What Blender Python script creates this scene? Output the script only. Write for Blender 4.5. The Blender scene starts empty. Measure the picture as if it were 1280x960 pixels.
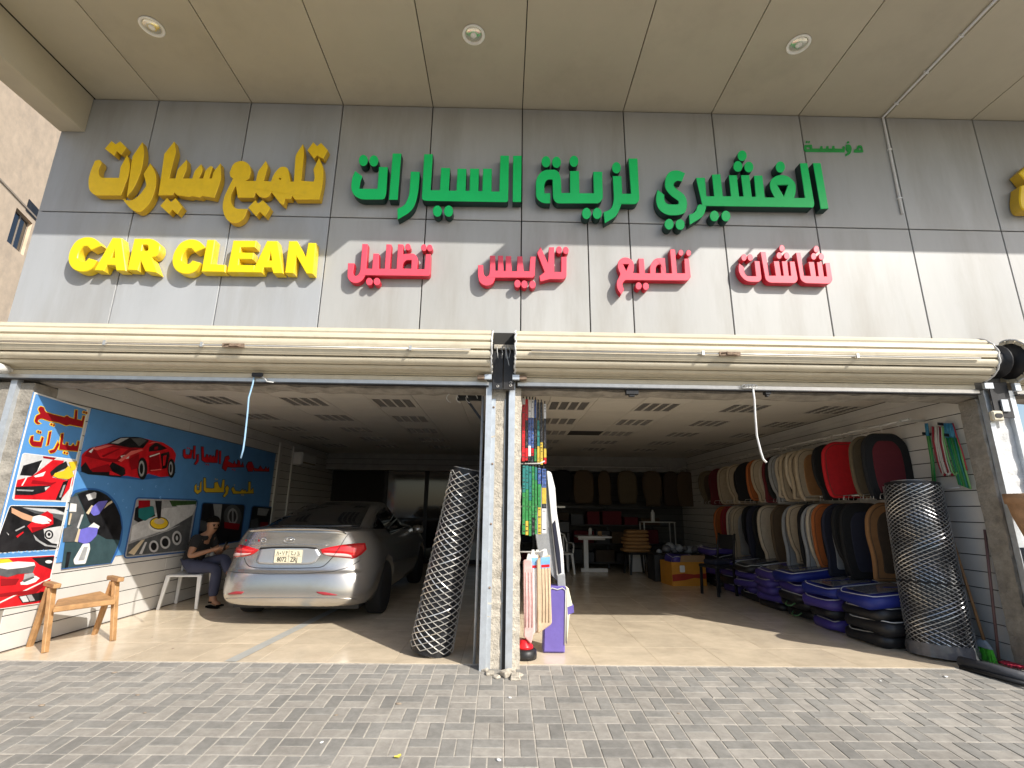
import bpy, bmesh, math, random
from mathutils import Vector, Matrix
from mathutils.geometry import tessellate_polygon
from mathutils.bvhtree import BVHTree
random.seed(7)
SC = bpy.context.scene
COL = SC.collection
rad = math.radians

# ------------------------------------------------------------------ camera
CAM_H = 1.33
PITCH, YAW, ROLL, FPX = 0.250096, 0.0136522, 0.0129032, 615.04
_f = Vector((math.sin(YAW)*math.cos(PITCH), math.cos(YAW)*math.cos(PITCH), math.sin(PITCH)))
_rt = Vector((math.cos(YAW), -math.sin(YAW), 0))
_up = _rt.cross(_f)
CR = math.cos(ROLL)*_rt + math.sin(ROLL)*_up
CU = -math.sin(ROLL)*_rt + math.cos(ROLL)*_up
cam_data = bpy.data.cameras.new("camera")
cam = bpy.data.objects.new("camera", cam_data)
COL.objects.link(cam)
cam.matrix_world = Matrix((
    (CR.x, CU.x, -_f.x, 0), (CR.y, CU.y, -_f.y, 0), (CR.z, CU.z, -_f.z, CAM_H), (0, 0, 0, 1)))
cam_data.sensor_width = 36.0
cam_data.lens = FPX/1280*36.0
cam_data.clip_start = 0.05
cam_data.clip_end = 2000
SC.camera = cam

# ------------------------------------------------------------------ sun, sky, exposure
SUN_AZ, SUN_EL = rad(46.0), rad(36.1)          # sun stands to the right, behind the viewer
sun_dir = Vector((math.sin(SUN_AZ)*math.cos(SUN_EL), -math.cos(SUN_AZ)*math.cos(SUN_EL), math.sin(SUN_EL)))
ld = bpy.data.lights.new("sun", 'SUN')
ld.energy = 4.7; ld.angle = rad(0.5); ld.color = (1.0, 0.955, 0.88)
lo = bpy.data.objects.new("sun", ld); COL.objects.link(lo)
lo.rotation_euler = sun_dir.to_track_quat('Z', 'Y').to_euler()
W = bpy.data.worlds.new("World"); SC.world = W; W.use_nodes = True
nt = W.node_tree; nt.nodes.clear()
out = nt.nodes.new('ShaderNodeOutputWorld'); bg = nt.nodes.new('ShaderNodeBackground')
sky = nt.nodes.new('ShaderNodeTexSky'); sky.sky_type = 'NISHITA'; sky.sun_disc = False
sky.sun_elevation = SUN_EL; sky.sun_rotation = math.atan2(sun_dir.x, sun_dir.y)
sky.air_density = 1.0; sky.dust_density = 1.6; sky.ozone_density = 1.0
bg.inputs['Strength'].default_value = 0.15
nt.links.new(sky.outputs[0], bg.inputs[0]); nt.links.new(bg.outputs[0], out.inputs[0])
SC.view_settings.view_transform = 'Standard'
SC.view_settings.look = 'None'
SC.view_settings.gamma = 1.0
SC.view_settings.use_curve_mapping = False
SC.view_settings.exposure = 0.27
SC.render.engine = 'CYCLES'
SC.cycles.max_bounces = 10
SC.cycles.diffuse_bounces = 6
SC.cycles.glossy_bounces = 4
SC.cycles.use_denoising = True

# ------------------------------------------------------------------ measuring: photograph pixel -> point on a known plane
CP = Vector((0, 0, CAM_H))
def ray(x, y): return _f*FPX + CR*(x-640) + CU*(480-y)
def PY(x, y, Y): d = ray(x, y); return CP + d*(Y/d.y)
def PX(x, y, X): d = ray(x, y); return CP + d*(X/d.x)
def PZ(x, y, Z): d = ray(x, y); return CP + d*((Z-CAM_H)/d.z)

# ------------------------------------------------------------------ materials
MATS = {}
def M(name, col, rough=0.6, metal=0.0, var=0.12, scale=6.0, bump=0.0, bscale=80.0, dirt=None, dirt_amt=0.5,
      streak=False, orand=0.0, spec=0.5, trans=0.0, coat=0.0, dscale=2.0, ior=1.45, wstain=0.0, dlo=0.52):
    m = bpy.data.materials.new(name); m.use_nodes = True
    t = m.node_tree; p = t.nodes['Principled BSDF']; L = t.links.new
    p.inputs['Roughness'].default_value = rough
    p.inputs['Metallic'].default_value = metal
    p.inputs['Specular IOR Level'].default_value = spec
    p.inputs['IOR'].default_value = ior
    if trans: p.inputs['Transmission Weight'].default_value = trans
    if coat:
        p.inputs['Coat Weight'].default_value = coat; p.inputs['Coat Roughness'].default_value = 0.08
    tc = t.nodes.new('ShaderNodeTexCoord')
    mp = t.nodes.new('ShaderNodeMapping'); L(tc.outputs['Object'], mp.inputs['Vector'])
    if streak: mp.inputs['Scale'].default_value = (1.0, 1.0, 0.16)
    n = t.nodes.new('ShaderNodeTexNoise'); n.inputs['Scale'].default_value = scale
    n.inputs['Detail'].default_value = 6; n.inputs['Roughness'].default_value = 0.65
    oi = t.nodes.new('ShaderNodeObjectInfo')
    add = t.nodes.new('ShaderNodeVectorMath'); add.operation = 'ADD'
    cmb = t.nodes.new('ShaderNodeCombineXYZ')
    mu = t.nodes.new('ShaderNodeMath'); mu.operation = 'MULTIPLY'; mu.inputs[1].default_value = 37.0
    L(oi.outputs['Random'], mu.inputs[0]); L(mu.outputs[0], cmb.inputs[0]); L(mu.outputs[0], cmb.inputs[1])
    L(mp.outputs[0], add.inputs[0]); L(cmb.outputs[0], add.inputs[1])
    L(add.outputs[0], n.inputs['Vector'])
    r = t.nodes.new('ShaderNodeValToRGB')
    r.color_ramp.elements[0].position = 0.3; r.color_ramp.elements[1].position = 0.7
    lo_ = [max(0, c*(1-var)) for c in col]; hi_ = [min(1, c*(1+var)) for c in col]
    r.color_ramp.elements[0].color = (*lo_, 1); r.color_ramp.elements[1].color = (*hi_, 1)
    L(n.outputs['Fac'], r.inputs['Fac'])
    cur = r.outputs['Color']
    if orand:
        hs = t.nodes.new('ShaderNodeHueSaturation')
        mr = t.nodes.new('ShaderNodeMapRange'); mr.inputs['To Min'].default_value = 1-orand; mr.inputs['To Max'].default_value = 1+orand
        L(oi.outputs['Random'], mr.inputs['Value']); L(mr.outputs[0], hs.inputs['Value']); L(cur, hs.inputs['Color'])
        cur = hs.outputs['Color']
    if dirt is not None:
        n2 = t.nodes.new('ShaderNodeTexNoise'); n2.inputs['Scale'].default_value = dscale
        n2.inputs['Detail'].default_value = 8; n2.inputs['Roughness'].default_value = 0.7
        L(add.outputs[0], n2.inputs['Vector'])
        r2 = t.nodes.new('ShaderNodeValToRGB')
        r2.color_ramp.elements[0].position = dlo; r2.color_ramp.elements[1].position = dlo+.26
        r2.color_ramp.elements[0].color = (0, 0, 0, 1); r2.color_ramp.elements[1].color = (dirt_amt,)*3+(1,)
        L(n2.outputs['Fac'], r2.inputs['Fac'])
        mx = t.nodes.new('ShaderNodeMix'); mx.data_type = 'RGBA'
        L(r2.outputs['Color'], mx.inputs['Factor']); L(cur, mx.inputs[6]); mx.inputs[7].default_value = (*dirt, 1)
        cur = mx.outputs[2]
    if wstain:          # stains that run on from one piece to the next
        ge = t.nodes.new('ShaderNodeNewGeometry'); n3 = t.nodes.new('ShaderNodeTexNoise'); n3.inputs['Scale'].default_value = 1.1
        n3.inputs['Detail'].default_value = 9; n3.inputs['Roughness'].default_value = .72; n3.inputs['Distortion'].default_value = .6
        L(ge.outputs['Position'], n3.inputs['Vector'])
        m3 = t.nodes.new('ShaderNodeMapRange'); m3.inputs['From Min'].default_value = .35; m3.inputs['From Max'].default_value = .65
        m3.inputs['To Min'].default_value = 1-wstain; m3.inputs['To Max'].default_value = 1+wstain*.6; L(n3.outputs['Fac'], m3.inputs['Value'])
        h3 = t.nodes.new('ShaderNodeHueSaturation'); L(m3.outputs[0], h3.inputs['Value']); L(cur, h3.inputs['Color']); cur = h3.outputs['Color']
    L(cur, p.inputs['Base Color'])
    if bump:
        nb = t.nodes.new('ShaderNodeTexNoise'); nb.inputs['Scale'].default_value = bscale; nb.inputs['Detail'].default_value = 5
        L(add.outputs[0], nb.inputs['Vector'])
        b = t.nodes.new('ShaderNodeBump'); b.inputs['Strength'].default_value = bump; b.inputs['Distance'].default_value = 0.01
        L(nb.outputs['Fac'], b.inputs['Height']); L(b.outputs[0], p.inputs['Normal'])
    MATS[name] = m
    return m
def mm(name, *a, **k):
    return MATS.get(name) or M(name, *a, **k)

M('panel_grey', (.395, .41, .425), .42, var=.05, scale=3, streak=True, dlo=.47, dirt=(.28, .27, .25), dirt_amt=.65, orand=.035, dscale=1.6)
M('panel_warm', (.43, .43, .415), .45, var=.06, scale=3, streak=True, dlo=.46, dirt=(.31, .29, .255), dirt_amt=.7, orand=.04, dscale=1.8)
M('soffit', (.50, .455, .35), .5, var=.05, scale=1.2, orand=.03, dirt=(.3, .26, .2), dirt_amt=.4, dscale=.9)
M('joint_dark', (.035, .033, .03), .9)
M('concrete', (.30, .275, .235), .92, var=.3, scale=9, bump=.9, bscale=45, dirt=(.14, .125, .10), dirt_amt=.8, dscale=3)
M('plaster_rough', (.50, .45, .37), .95, var=.3, scale=22, bump=1.0, bscale=70, dirt=(.28, .24, .18), dirt_amt=.8, dscale=14)
M('white_plaster', (.66, .66, .65), .85, var=.12, scale=10, bump=.5, bscale=40, dirt=(.3, .29, .27), dirt_amt=.9, dscale=7)
M('galvanised', (.56, .60, .64), .42, metal=.55, var=.12, scale=14, dirt=(.4, .4, .38), dirt_amt=.5, dscale=5)
M('black_steel', (.03, .03, .032), .5, metal=.3, var=.4, dirt=(.1, .08, .06), dirt_amt=.5)
M('cream_slat', (.62, .555, .42), .42, var=.07, scale=4, dirt=(.42, .34, .23), dirt_amt=.55, dscale=5, orand=.05)
M('bar_alu', (.62, .6, .56), .35, metal=.6, var=.1, scale=12)
M('rust', (.24, .17, .12), .8, var=.4, scale=30)
M('shelf_white', (.63, .615, .585), .45, var=.04, scale=3, dirt=(.5, .47, .42), dirt_amt=.4, orand=.02)
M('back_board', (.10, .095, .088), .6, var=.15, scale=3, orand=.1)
M('floor_tile', (.70, .585, .43), .2, var=.12, scale=3.5, dirt=(.52, .41, .28), dirt_amt=.5, orand=.05, dscale=2.2, spec=.45, wstain=.12)
M('grout', (.30, .24, .18), .9)
M('tile_grey', (.42, .42, .39), .5, var=.1)
M('ceil_tile', (.56, .53, .47), .85, var=.03, bump=.25, bscale=120, orand=.03)
M('ceil_dark', (.03, .03, .03), .9)
M('louvre', (.30, .28, .25), .5, metal=.2, var=.08)
M('paver_light', (.335, .312, .276), .9, var=.16, scale=16, bump=.55, bscale=140, dirt=(.24, .22, .2), dirt_amt=.55, orand=.07, dscale=7, wstain=.22)
M('paver_dark', (.258, .248, .226), .9, var=.16, scale=16, bump=.55, bscale=140, dirt=(.30, .28, .25), dirt_amt=.5, orand=.08, dscale=7, wstain=.22)
M('joint_sand', (.50, .46, .395), .95, var=.25, scale=25, bump=.6, bscale=150, dirt=(.16, .14, .12), dirt_amt=.8, dscale=5)
M('asphalt', (.055, .053, .05), .9, var=.2, scale=30, bump=.4)
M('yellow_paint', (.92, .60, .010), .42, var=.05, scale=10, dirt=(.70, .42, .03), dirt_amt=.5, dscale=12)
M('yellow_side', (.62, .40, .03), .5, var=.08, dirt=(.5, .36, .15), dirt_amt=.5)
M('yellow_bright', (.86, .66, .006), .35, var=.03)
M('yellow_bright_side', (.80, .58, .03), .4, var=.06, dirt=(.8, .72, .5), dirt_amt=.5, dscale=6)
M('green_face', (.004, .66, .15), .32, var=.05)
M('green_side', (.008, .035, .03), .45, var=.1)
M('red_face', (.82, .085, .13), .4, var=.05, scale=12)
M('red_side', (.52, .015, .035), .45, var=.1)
M('white_plastic', (.74, .74, .72), .4, var=.04, dirt=(.5, .48, .44), dirt_amt=.3)
M('wood', (.42, .235, .10), .6, var=.3, scale=7, bump=.3, bscale=40, dirt=(.22, .12, .055), dirt_amt=.7, dscale=9)
M('car_paint', (.47, .455, .43), .27, metal=.86, var=.03, scale=5, dirt=(.40, .34, .26), dirt_amt=.55, dscale=3.5, coat=.5)
M('car_glass', (.012, .013, .014), .06, var=.0, spec=.6, coat=.3)
M('car_black', (.015, .015, .016), .45)
M('tyre', (.02, .02, .02), .85, var=.3, bump=.3)
M('rim', (.40, .40, .41), .35, metal=.9)
M('lamp_red', (.55, .008, .012), .12, var=.12, scale=40, coat=.8)
M('lamp_bright', (.80, .05, .05), .12, var=.15, scale=50, coat=.8)
M('lamp_white', (.78, .52, .50), .15, coat=.6)
M('chrome', (.72, .72, .72), .12, metal=1.0)
M('plate_white', (.72, .66, .48), .5, var=.04)
M('ink', (.02, .02, .02), .6)
M('skin', (.30, .155, .09), .55, var=.08)
M('hair', (.006, .005, .004), .95, var=.3, bump=.4, spec=.1)
M('shirt', (.012, .012, .013), .9, var=.2)
M('trousers', (.045, .05, .085), .9, var=.15, bump=.2)
M('net_wire', (.68, .66, .62), .28, metal=.55, var=.15)
M('net_dark', (.012, .013, .016), .4, var=.3)
M('net_wire_grey', (.50, .50, .50), .3, metal=.7, var=.15)
M('plastic_film', (.12, .12, .13), .15, var=.3)
M('blue_board', (.10, .29, .62), .3, var=.14, scale=1.2)
M('lamp_glass', (.90, .87, .74), .22, metal=.85, var=.06)
M('lamp_rim', (.92, .90, .84), .35)
M('clay', (.42, .25, .14), .85, var=.2, scale=12, bump=.4)
M('neigh', (.66, .52, .38), .9, var=.12, scale=2.5, bump=.4, bscale=30, dirt=(.42, .34, .27), dirt_amt=.6, dscale=1.4)
M('rope_white', (.72, .72, .70), .8)
M('rope_blue', (.30, .48, .66), .6)
M('conduit', (.72, .73, .73), .4)

# ------------------------------------------------------------------ mesh helpers
def fillet(poly, n=5):
    """poly: (x, y) sharp corners or (x, y, r) rounded ones -> list of (x, y)."""
    res = []; k = len(poly)
    for i, p in enumerate(poly):
        r = p[2] if len(p) > 2 else 0
        if r <= 0: res.append((p[0], p[1])); continue
        a = Vector(poly[i-1][:2]) - Vector(p[:2]); b = Vector(poly[(i+1) % k][:2]) - Vector(p[:2])
        la, lb = a.length, b.length
        if la < 1e-9 or lb < 1e-9: res.append((p[0], p[1])); continue
        d = min(r, .49*la, .49*lb)
        q0 = Vector(p[:2]) + a*(d/la); q1 = Vector(p[:2]) + b*(d/lb); c = Vector(p[:2])
        for j in range(n+1):
            t = j/n
            q = q0*(1-t)**2 + c*2*t*(1-t) + q1*t*t
            res.append((q.x, q.y))
    return res
def area2(p): return .5*sum(p[i-1][0]*p[i][1]-p[i][0]*p[i-1][1] for i in range(len(p)))
def dedupe(p, eps=1e-6):
    r = []
    for q in p:
        if not r or (abs(q[0]-r[-1][0])+abs(q[1]-r[-1][1])) > eps: r.append(q)
    if len(r) > 1 and abs(r[0][0]-r[-1][0])+abs(r[0][1]-r[-1][1]) <= eps: r.pop()
    return r
def inset(poly, d):
    """shift a polygon's outline inwards by d (outwards when negative)."""
    s = 1 if area2(poly) > 0 else -1
    k = len(poly); res = []
    for i in range(k):
        a = Vector(poly[i-1]); p = Vector(poly[i]); b = Vector(poly[(i+1) % k])
        e0 = (p-a); e1 = (b-p)
        if e0.length < 1e-9 or e1.length < 1e-9: res.append(tuple(p)); continue
        e0.normalize(); e1.normalize()
        n0 = Vector((-e0.y, e0.x))*s; n1 = Vector((-e1.y, e1.x))*s
        m = n0+n1
        if m.length < 1e-6: res.append(tuple(p)); continue
        m.normalize(); c = max(.45, m.dot(n0))
        res.append(tuple(p + m*(d/c)))
    return res
def ell(cx, cy, rx, ry, n=18, a0=0.0):
    return [(cx+rx*math.cos(a0+2*math.pi*i/n), cy+ry*math.sin(a0+2*math.pi*i/n)) for i in range(n)]

class MB:
    def __init__(s): s.v = []; s.f = []; s.mi = []; s.sm = []
    def add(s, vs, fs, mi=0, smooth=False):
        o = len(s.v); s.v += [tuple(v) for v in vs]
        for f in fs:
            s.f.append([i+o for i in f]); s.mi.append(mi); s.sm.append(smooth)
        return s
    def box(s, x0, x1, y0, y1, z0, z1, mi=0):
        vs = [(x, y, z) for z in (z0, z1) for y in (y0, y1) for x in (x0, x1)]
        return s.add(vs, [(0, 2, 3, 1), (4, 5, 7, 6), (0, 1, 5, 4), (2, 6, 7, 3), (0, 4, 6, 2), (1, 3, 7, 5)], mi)
    def bar(s, p0, p1, w, h, up=(0, 0, 1), w1=None, h1=None, mi=0):
        p0 = Vector(p0); p1 = Vector(p1); d = (p1-p0).normalized(); up = Vector(up)
        if abs(d.dot(up)) > .98: up = Vector((1, 0, 0))
        x = d.cross(up).normalized(); y = x.cross(d).normalized()
        w1 = w if w1 is None else w1; h1 = h if h1 is None else h1
        vs = []
        for p, a, b in ((p0, w/2, h/2), (p1, w1/2, h1/2)):
            vs += [p-x*a-y*b, p+x*a-y*b, p+x*a+y*b, p-x*a+y*b]
        return s.add(vs, [(3, 2, 1, 0), (4, 5, 6, 7), (0, 1, 5, 4), (1, 2, 6, 5), (2, 3, 7, 6), (3, 0, 4, 7)], mi)
    def tube(s, path, r, n=8, mi=0, smooth=True, closed=False, r1=None):
        P = [Vector(p) for p in path]; k = len(P)
        t = (P[1]-P[0]).normalized()
        up = Vector((0, 0, 1)) if abs(t.z) < .9 else Vector((1, 0, 0))
        x = t.cross(up).normalized(); y = x.cross(t)
        vs = []
        for i in range(k):
            if closed: tt = (P[(i+1) % k]-P[i-1])
            else: tt = P[min(i+1, k-1)]-P[max(i-1, 0)]
            if tt.length > 1e-9: tt.normalize()
            else: tt = t
            x = (x-tt*x.dot(tt))
            x = x.normalized() if x.length > 1e-6 else tt.orthogonal().normalized()
            y = tt.cross(x); t = tt
            rr = r[i] if isinstance(r, (list, tuple)) else (r if r1 is None else r+(r1-r)*i/(k-1))
            for j in range(n):
                a = 2*math.pi*j/n
                vs.append(P[i]+x*math.cos(a)*rr+y*math.sin(a)*rr)
        fs = []
        for i in range(k if closed else k-1):
            for j in range(n):
                a = i*n+j; b = i*n+(j+1) % n; i2 = (i+1) % k
                fs.append((a, b, i2*n+(j+1) % n, i2*n+j))
        if not closed:
            fs.append(tuple(range(n-1, -1, -1))); fs.append(tuple((k-1)*n+j for j in range(n)))
        return s.add(vs, fs, mi, smooth)
    def lathe(s, prof, n=24, c=(0, 0, 0), mi=0, smooth=True, X=(1, 0, 0), Y=(0, 1, 0), Z=(0, 0, 1)):
        c = Vector(c); X = Vector(X); Y = Vector(Y); Z = Vector(Z); vs = []
        for r, z in prof:
            for j in range(n):
                a = 2*math.pi*j/n
                vs.append(c+X*(r*math.cos(a))+Y*(r*math.sin(a))+Z*z)
        fs = [(i*n+j, i*n+(j+1) % n, (i+1)*n+(j+1) % n, (i+1)*n+j) for i in range(len(prof)-1) for j in range(n)]
        if prof[0][0] > 1e-6: fs.append(tuple(range(n-1, -1, -1)))
        if prof[-1][0] > 1e-6: fs.append(tuple((len(prof)-1)*n+j for j in range(n)))
        return s.add(vs, fs, mi, smooth)
    def prism(s, poly, P, w0, w1, holes=(), ch=0.0, mi=0, ms=None):
        """flat outline extruded from w0 (front) to w1 (back); ch: chamfer of the front edge; P(u, v, w) -> point."""
        ms = mi if ms is None else ms
        loops = [dedupe(poly)] + [dedupe(h) for h in holes]
        if area2(loops[0]) < 0: loops[0] = loops[0][::-1]
        for i in range(1, len(loops)):
            if area2(loops[i]) > 0: loops[i] = loops[i][::-1]
        dirw = 1 if w1 > w0 else -1
        fr = []
        for i, L in enumerate(loops):
            fr.append(inset(L, ch if i == 0 else -ch) if ch else L)
        tri = tessellate_polygon([[Vector((a, b, 0)) for a, b in L] for L in loops])
        flat = [p for L in fr for p in L]; flat0 = [p for L in loops for p in L]
        n = len(flat)
        s.add([P(a, b, w0) for a, b in flat], [tuple(t) for t in tri], mi)
        s.add([P(a, b, w1) for a, b in flat0], [tuple(reversed(t)) for t in tri], ms)
        off = 0
        for i, L in enumerate(loops):
            k = len(L); vs = [P(a, b, w0) for a, b in fr[i]]
            rings = [vs]
            if ch: rings.append([P(a, b, w0+dirw*ch) for a, b in L])
            rings.append([P(a, b, w1) for a, b in L])
            for q in range(len(rings)-1):
                s.add(rings[q]+rings[q+1], [(j, (j+1) % k, k+(j+1) % k, k+j) for j in range(k)], mi if (ch and q == 0) else ms)
        return s
    def grid(s, rows, mi=0, smooth=True, closed=False):
        n = len(rows[0]); vs = [p for r in rows for p in r]; fs = []
        for i in range(len(rows)-1):
            for j in range(n if closed else n-1):
                j2 = (j+1) % n
                fs.append((i*n+j, i*n+j2, (i+1)*n+j2, (i+1)*n+j))
        return s.add(vs, fs, mi, smooth)
    def mesh(s, name, mats, bev=0.0, recalc=True, weld=True, sub=None, smooth=None):
        me = bpy.data.meshes.new(name)
        me.from_pydata(s.v, [], s.f)
        me.polygons.foreach_set('material_index', s.mi)
        me.polygons.foreach_set('use_smooth', [smooth if smooth is not None else b for b in s.sm])
        for m in mats: me.materials.append(MATS[m] if isinstance(m, str) else m)
        if recalc or bev or weld:
            b = bmesh.new(); b.from_mesh(me)
            if weld: bmesh.ops.remove_doubles(b, verts=b.verts, dist=1e-6)
            if recalc: bmesh.ops.recalc_face_normals(b, faces=b.faces)
            if bev:
                es = [e for e in b.edges if len(e.link_faces) == 2 and e.calc_face_angle(0) > .6]
                bmesh.ops.bevel(b, geom=es, offset=bev, segments=1, affect='EDGES', profile=.5, clamp_overlap=True)
            b.to_mesh(me); b.free()
        me.update()
        return me
    def build(s, name, mats, parent=None, bev=0.0, label=None, loc=None, **k):
        if not isinstance(mats, (list, tuple)): mats = [mats]
        return obj(name, s.mesh(name, mats, bev, **k), parent, label, loc)

def obj(name, me, parent=None, label=None, loc=None):
    o = bpy.data.objects.new(name, me); COL.objects.link(o)
    if parent is not None:
        o.parent = parent
    if loc is not None: o.location = loc
    if label: o['label'] = label
    return o
def tag(o, label, cat, group=None, kind=None):
    o['label'] = label; o['category'] = cat
    if group: o['group'] = group
    if kind: o['kind'] = kind
    return o
def thing(name, label, cat, group=None, loc=(0, 0, 0), rz=0.0):
    o = bpy.data.objects.new(name, None); COL.objects.link(o); o.location = loc; o.rotation_euler = (0, 0, rz)
    o.empty_display_size = .1
    return tag(o, label, cat, group)
def struct(o): o['kind'] = 'structure'; return o
def dup(root, loc=None, rz=None, label=None, group=None):
    r = root.copy(); COL.objects.link(r)
    if loc is not None: r.location = loc
    if rz is not None: r.rotation_euler = (0, 0, rz)
    if label: r['label'] = label
    if group: r['group'] = group
    for ch in list(root.children):
        c = ch.copy(); COL.objects.link(c); c.parent = r
        for g in list(ch.children):
            d = g.copy(); COL.objects.link(d); d.parent = c
    return r
def evaluated(o, name):
    """apply an object's modifiers and return the resulting mesh."""
    dg = bpy.context.evaluated_depsgraph_get()
    me = bpy.data.meshes.new_from_object(o.evaluated_get(dg)); me.name = name
    return me
def rgb(name, r, g, b, rough=.6, **k):
    return mm(name, (r, g, b), rough, **k)
# ================================================================== SETTING
YF = 4.75            # plane of the shop front
XL, XR = -4.60, 4.78  # side walls of the shop
YB = 13.5            # back of the shop
ZC = 2.70            # ceiling
RAMP_Y, RAMP_A = 4.83, rad(4.5)
SLOPE = math.tan(RAMP_A)
def zr(y): return (y-RAMP_Y)*SLOPE

# --- ground: paving ramp, road to the horizon, shop floor
road_y = -1.2
mb = MB(); mb.box(-600, 600, -600, road_y, zr(road_y)-.6, zr(road_y)-.12)
struct(mb.build('road', 'asphalt'))
mb = MB(); mb.box(-600, 600, 14.2, 600, -.6, -.1); struct(mb.build('ground', 'asphalt'))
# the sand bed of the paving: local y runs up the ramp, origin at the floor edge
pav = MB()
LY = (road_y-RAMP_Y)/math.cos(RAMP_A)
pav.box(-40, 40, LY, .02, -.5, -.0035)
pavement = struct(pav.build('pavement', 'joint_sand', loc=(0, RAMP_Y, 0)))
pavement.rotation_euler = (RAMP_A, 0, 0)
mb = MB(); mb.box(-40, 40, road_y-.16, road_y-.005, zr(road_y)-.5, zr(road_y)+.0)
struct(mb.build('kerb', 'concrete', bev=.012))
# pavers in basket weave: 0.2 m cells, two light-and-dark bricks in each
PM = {}
def paver_mesh(w, l, key, mat):
    b = MB(); c = .003; t = .05
    x, y = w/2, l/2
    vs = [(-x, -y, -t), (x, -y, -t), (x, y, -t), (-x, y, -t), (-x, -y, -c), (x, -y, -c), (x, y, -c), (-x, y, -c),
          (-x+c, -y+c, 0), (x-c, -y+c, 0), (x-c, y-c, 0), (-x+c, y-c, 0)]
    fs = [(8, 9, 10, 11)]
    for i in range(4):
        j = (i+1) % 4
        fs += [(i, j, 4+j, 4+i), (4+i, 4+j, 8+j, 8+i)]
    b.add(vs, fs)
    return b, b.mesh('paver', [mat])
for key, (w, l) in {'v': (.0925, .1930), 'h': (.1930, .0925)}.items():
    for mt in ('paver_light', 'paver_dark'):
        PM[key, mt] = paver_mesh(w, l, key, mt)
cells = []
rng = random.Random(3)
x_off = .0197+.0065
for iy in range(0, 31):
    for ix in range(-75, 75):
        cx = x_off+.2*ix+.1; cy = -.2*iy-.1-.012
        if cy < LY+.1: continue
        vert = (ix+iy) % 2 == 0
        for q in (0, 1):
            px, py = (cx+(-.05 if q == 0 else .05), cy) if vert else (cx, cy+(.05 if q == 0 else -.05))
            lightp = (q == 0) if vert else (q == 1)
            if rng.random() < .07: lightp = not lightp
            wx, wy = px, RAMP_Y+py*math.cos(RAMP_A)
            d = math.hypot(wx, wy)
            vis = wy > 3.15 and abs(wx) < .93*wy+.1
            cells.append((d, vis, px, py, 'v' if vert else 'h', 'paver_light' if lightp else 'paver_dark'))
near = sorted([c for c in cells if c[1]])[:298]
nearset = set(near)
for c in near:
    o = obj('paver', PM[c[4], c[5]][1], pavement, loc=(c[2]+rng.uniform(-.001, .001), c[3]+rng.uniform(-.001, .001), rng.uniform(-.0012, .0012)))
    o.rotation_euler = (rng.gauss(0, .004), rng.gauss(0, .004), rng.gauss(0, .004))
rest = MB()
for c in cells:
    if c in nearset or abs(c[2]) > 9: continue
    b = PM[c[4], c[5]][0]; dz = rng.uniform(-.0015, .0015); a = rng.gauss(0, .004); ax, ay = rng.gauss(0, .005), rng.gauss(0, .005)
    ca, sa = math.cos(a), math.sin(a)
    rest.add([(c[2]+v[0]*ca-v[1]*sa, c[3]+v[0]*sa+v[1]*ca, v[2]+dz+v[0]*ay+v[1]*ax) for v in b.v], b.f, 0 if c[5] == 'paver_light' else 1)
o = rest.build('paving_bricks', ['paver_light', 'paver_dark'], pavement, weld=False, recalc=False); o['kind'] = 'stuff'

# --- shop floor and its tiles
mb = MB(); mb.box(-40, 40, RAMP_Y+.02, 14.2, -.6, -.004)
shop_floor = struct(mb.build('shop_floor', 'grout'))
tb = MB(); e = .0012
tb.box(-.3+e, .3-e, -.3+e, .3-e, -.02, 0)
tile_me = tb.mesh('floor_tile', ['floor_tile'], bev=.0008)
tx0 = .821+.02
for i in range(-9, 7):
    for j in range(0, 15):
        cx, cy = tx0+.6*i+.3, RAMP_Y+.022+.6*j+.3
        x0, x1 = max(cx-.3, XL+.002), min(cx+.3, XR-.002)
        y1 = cy+.3
        if x1-x0 < .05 or cy-.3 > YB-.05: continue
        if x1-x0 > .598 and y1 < YB:
            obj('floor_tile', tile_me, shop_floor, loc=(cx, cy, rng.uniform(-.0006, .0004)))
        else:
            b = MB(); b.box(x0+e, x1-e, cy-.3+e, min(y1, YB-.002)-e, -.02, 0); b.build('floor_tile', 'floor_tile', shop_floor)
# grey strip let into the floor of the left bay
a, b_ = PZ(290, 826, 0), PZ(372, 785, 0)
mb = MB(); d = (b_-a).normalized(); s = Vector((-d.y, d.x, 0))*.055
a = a-d*.03; b_ = b_+d*2.2
mb.add([a-s+Vector((0, 0, .003)), a+s+Vector((0, 0, .003)), b_+s+Vector((0, 0, .003)), b_-s+Vector((0, 0, .003))], [(0, 1, 2, 3)])
mb.add([p+Vector((0, 0, -.002)) for p in [a-s, a+s, b_+s, b_-s]], [(3, 2, 1, 0)])
mb.build('tile_strip', 'tile_grey', shop_floor)

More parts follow.
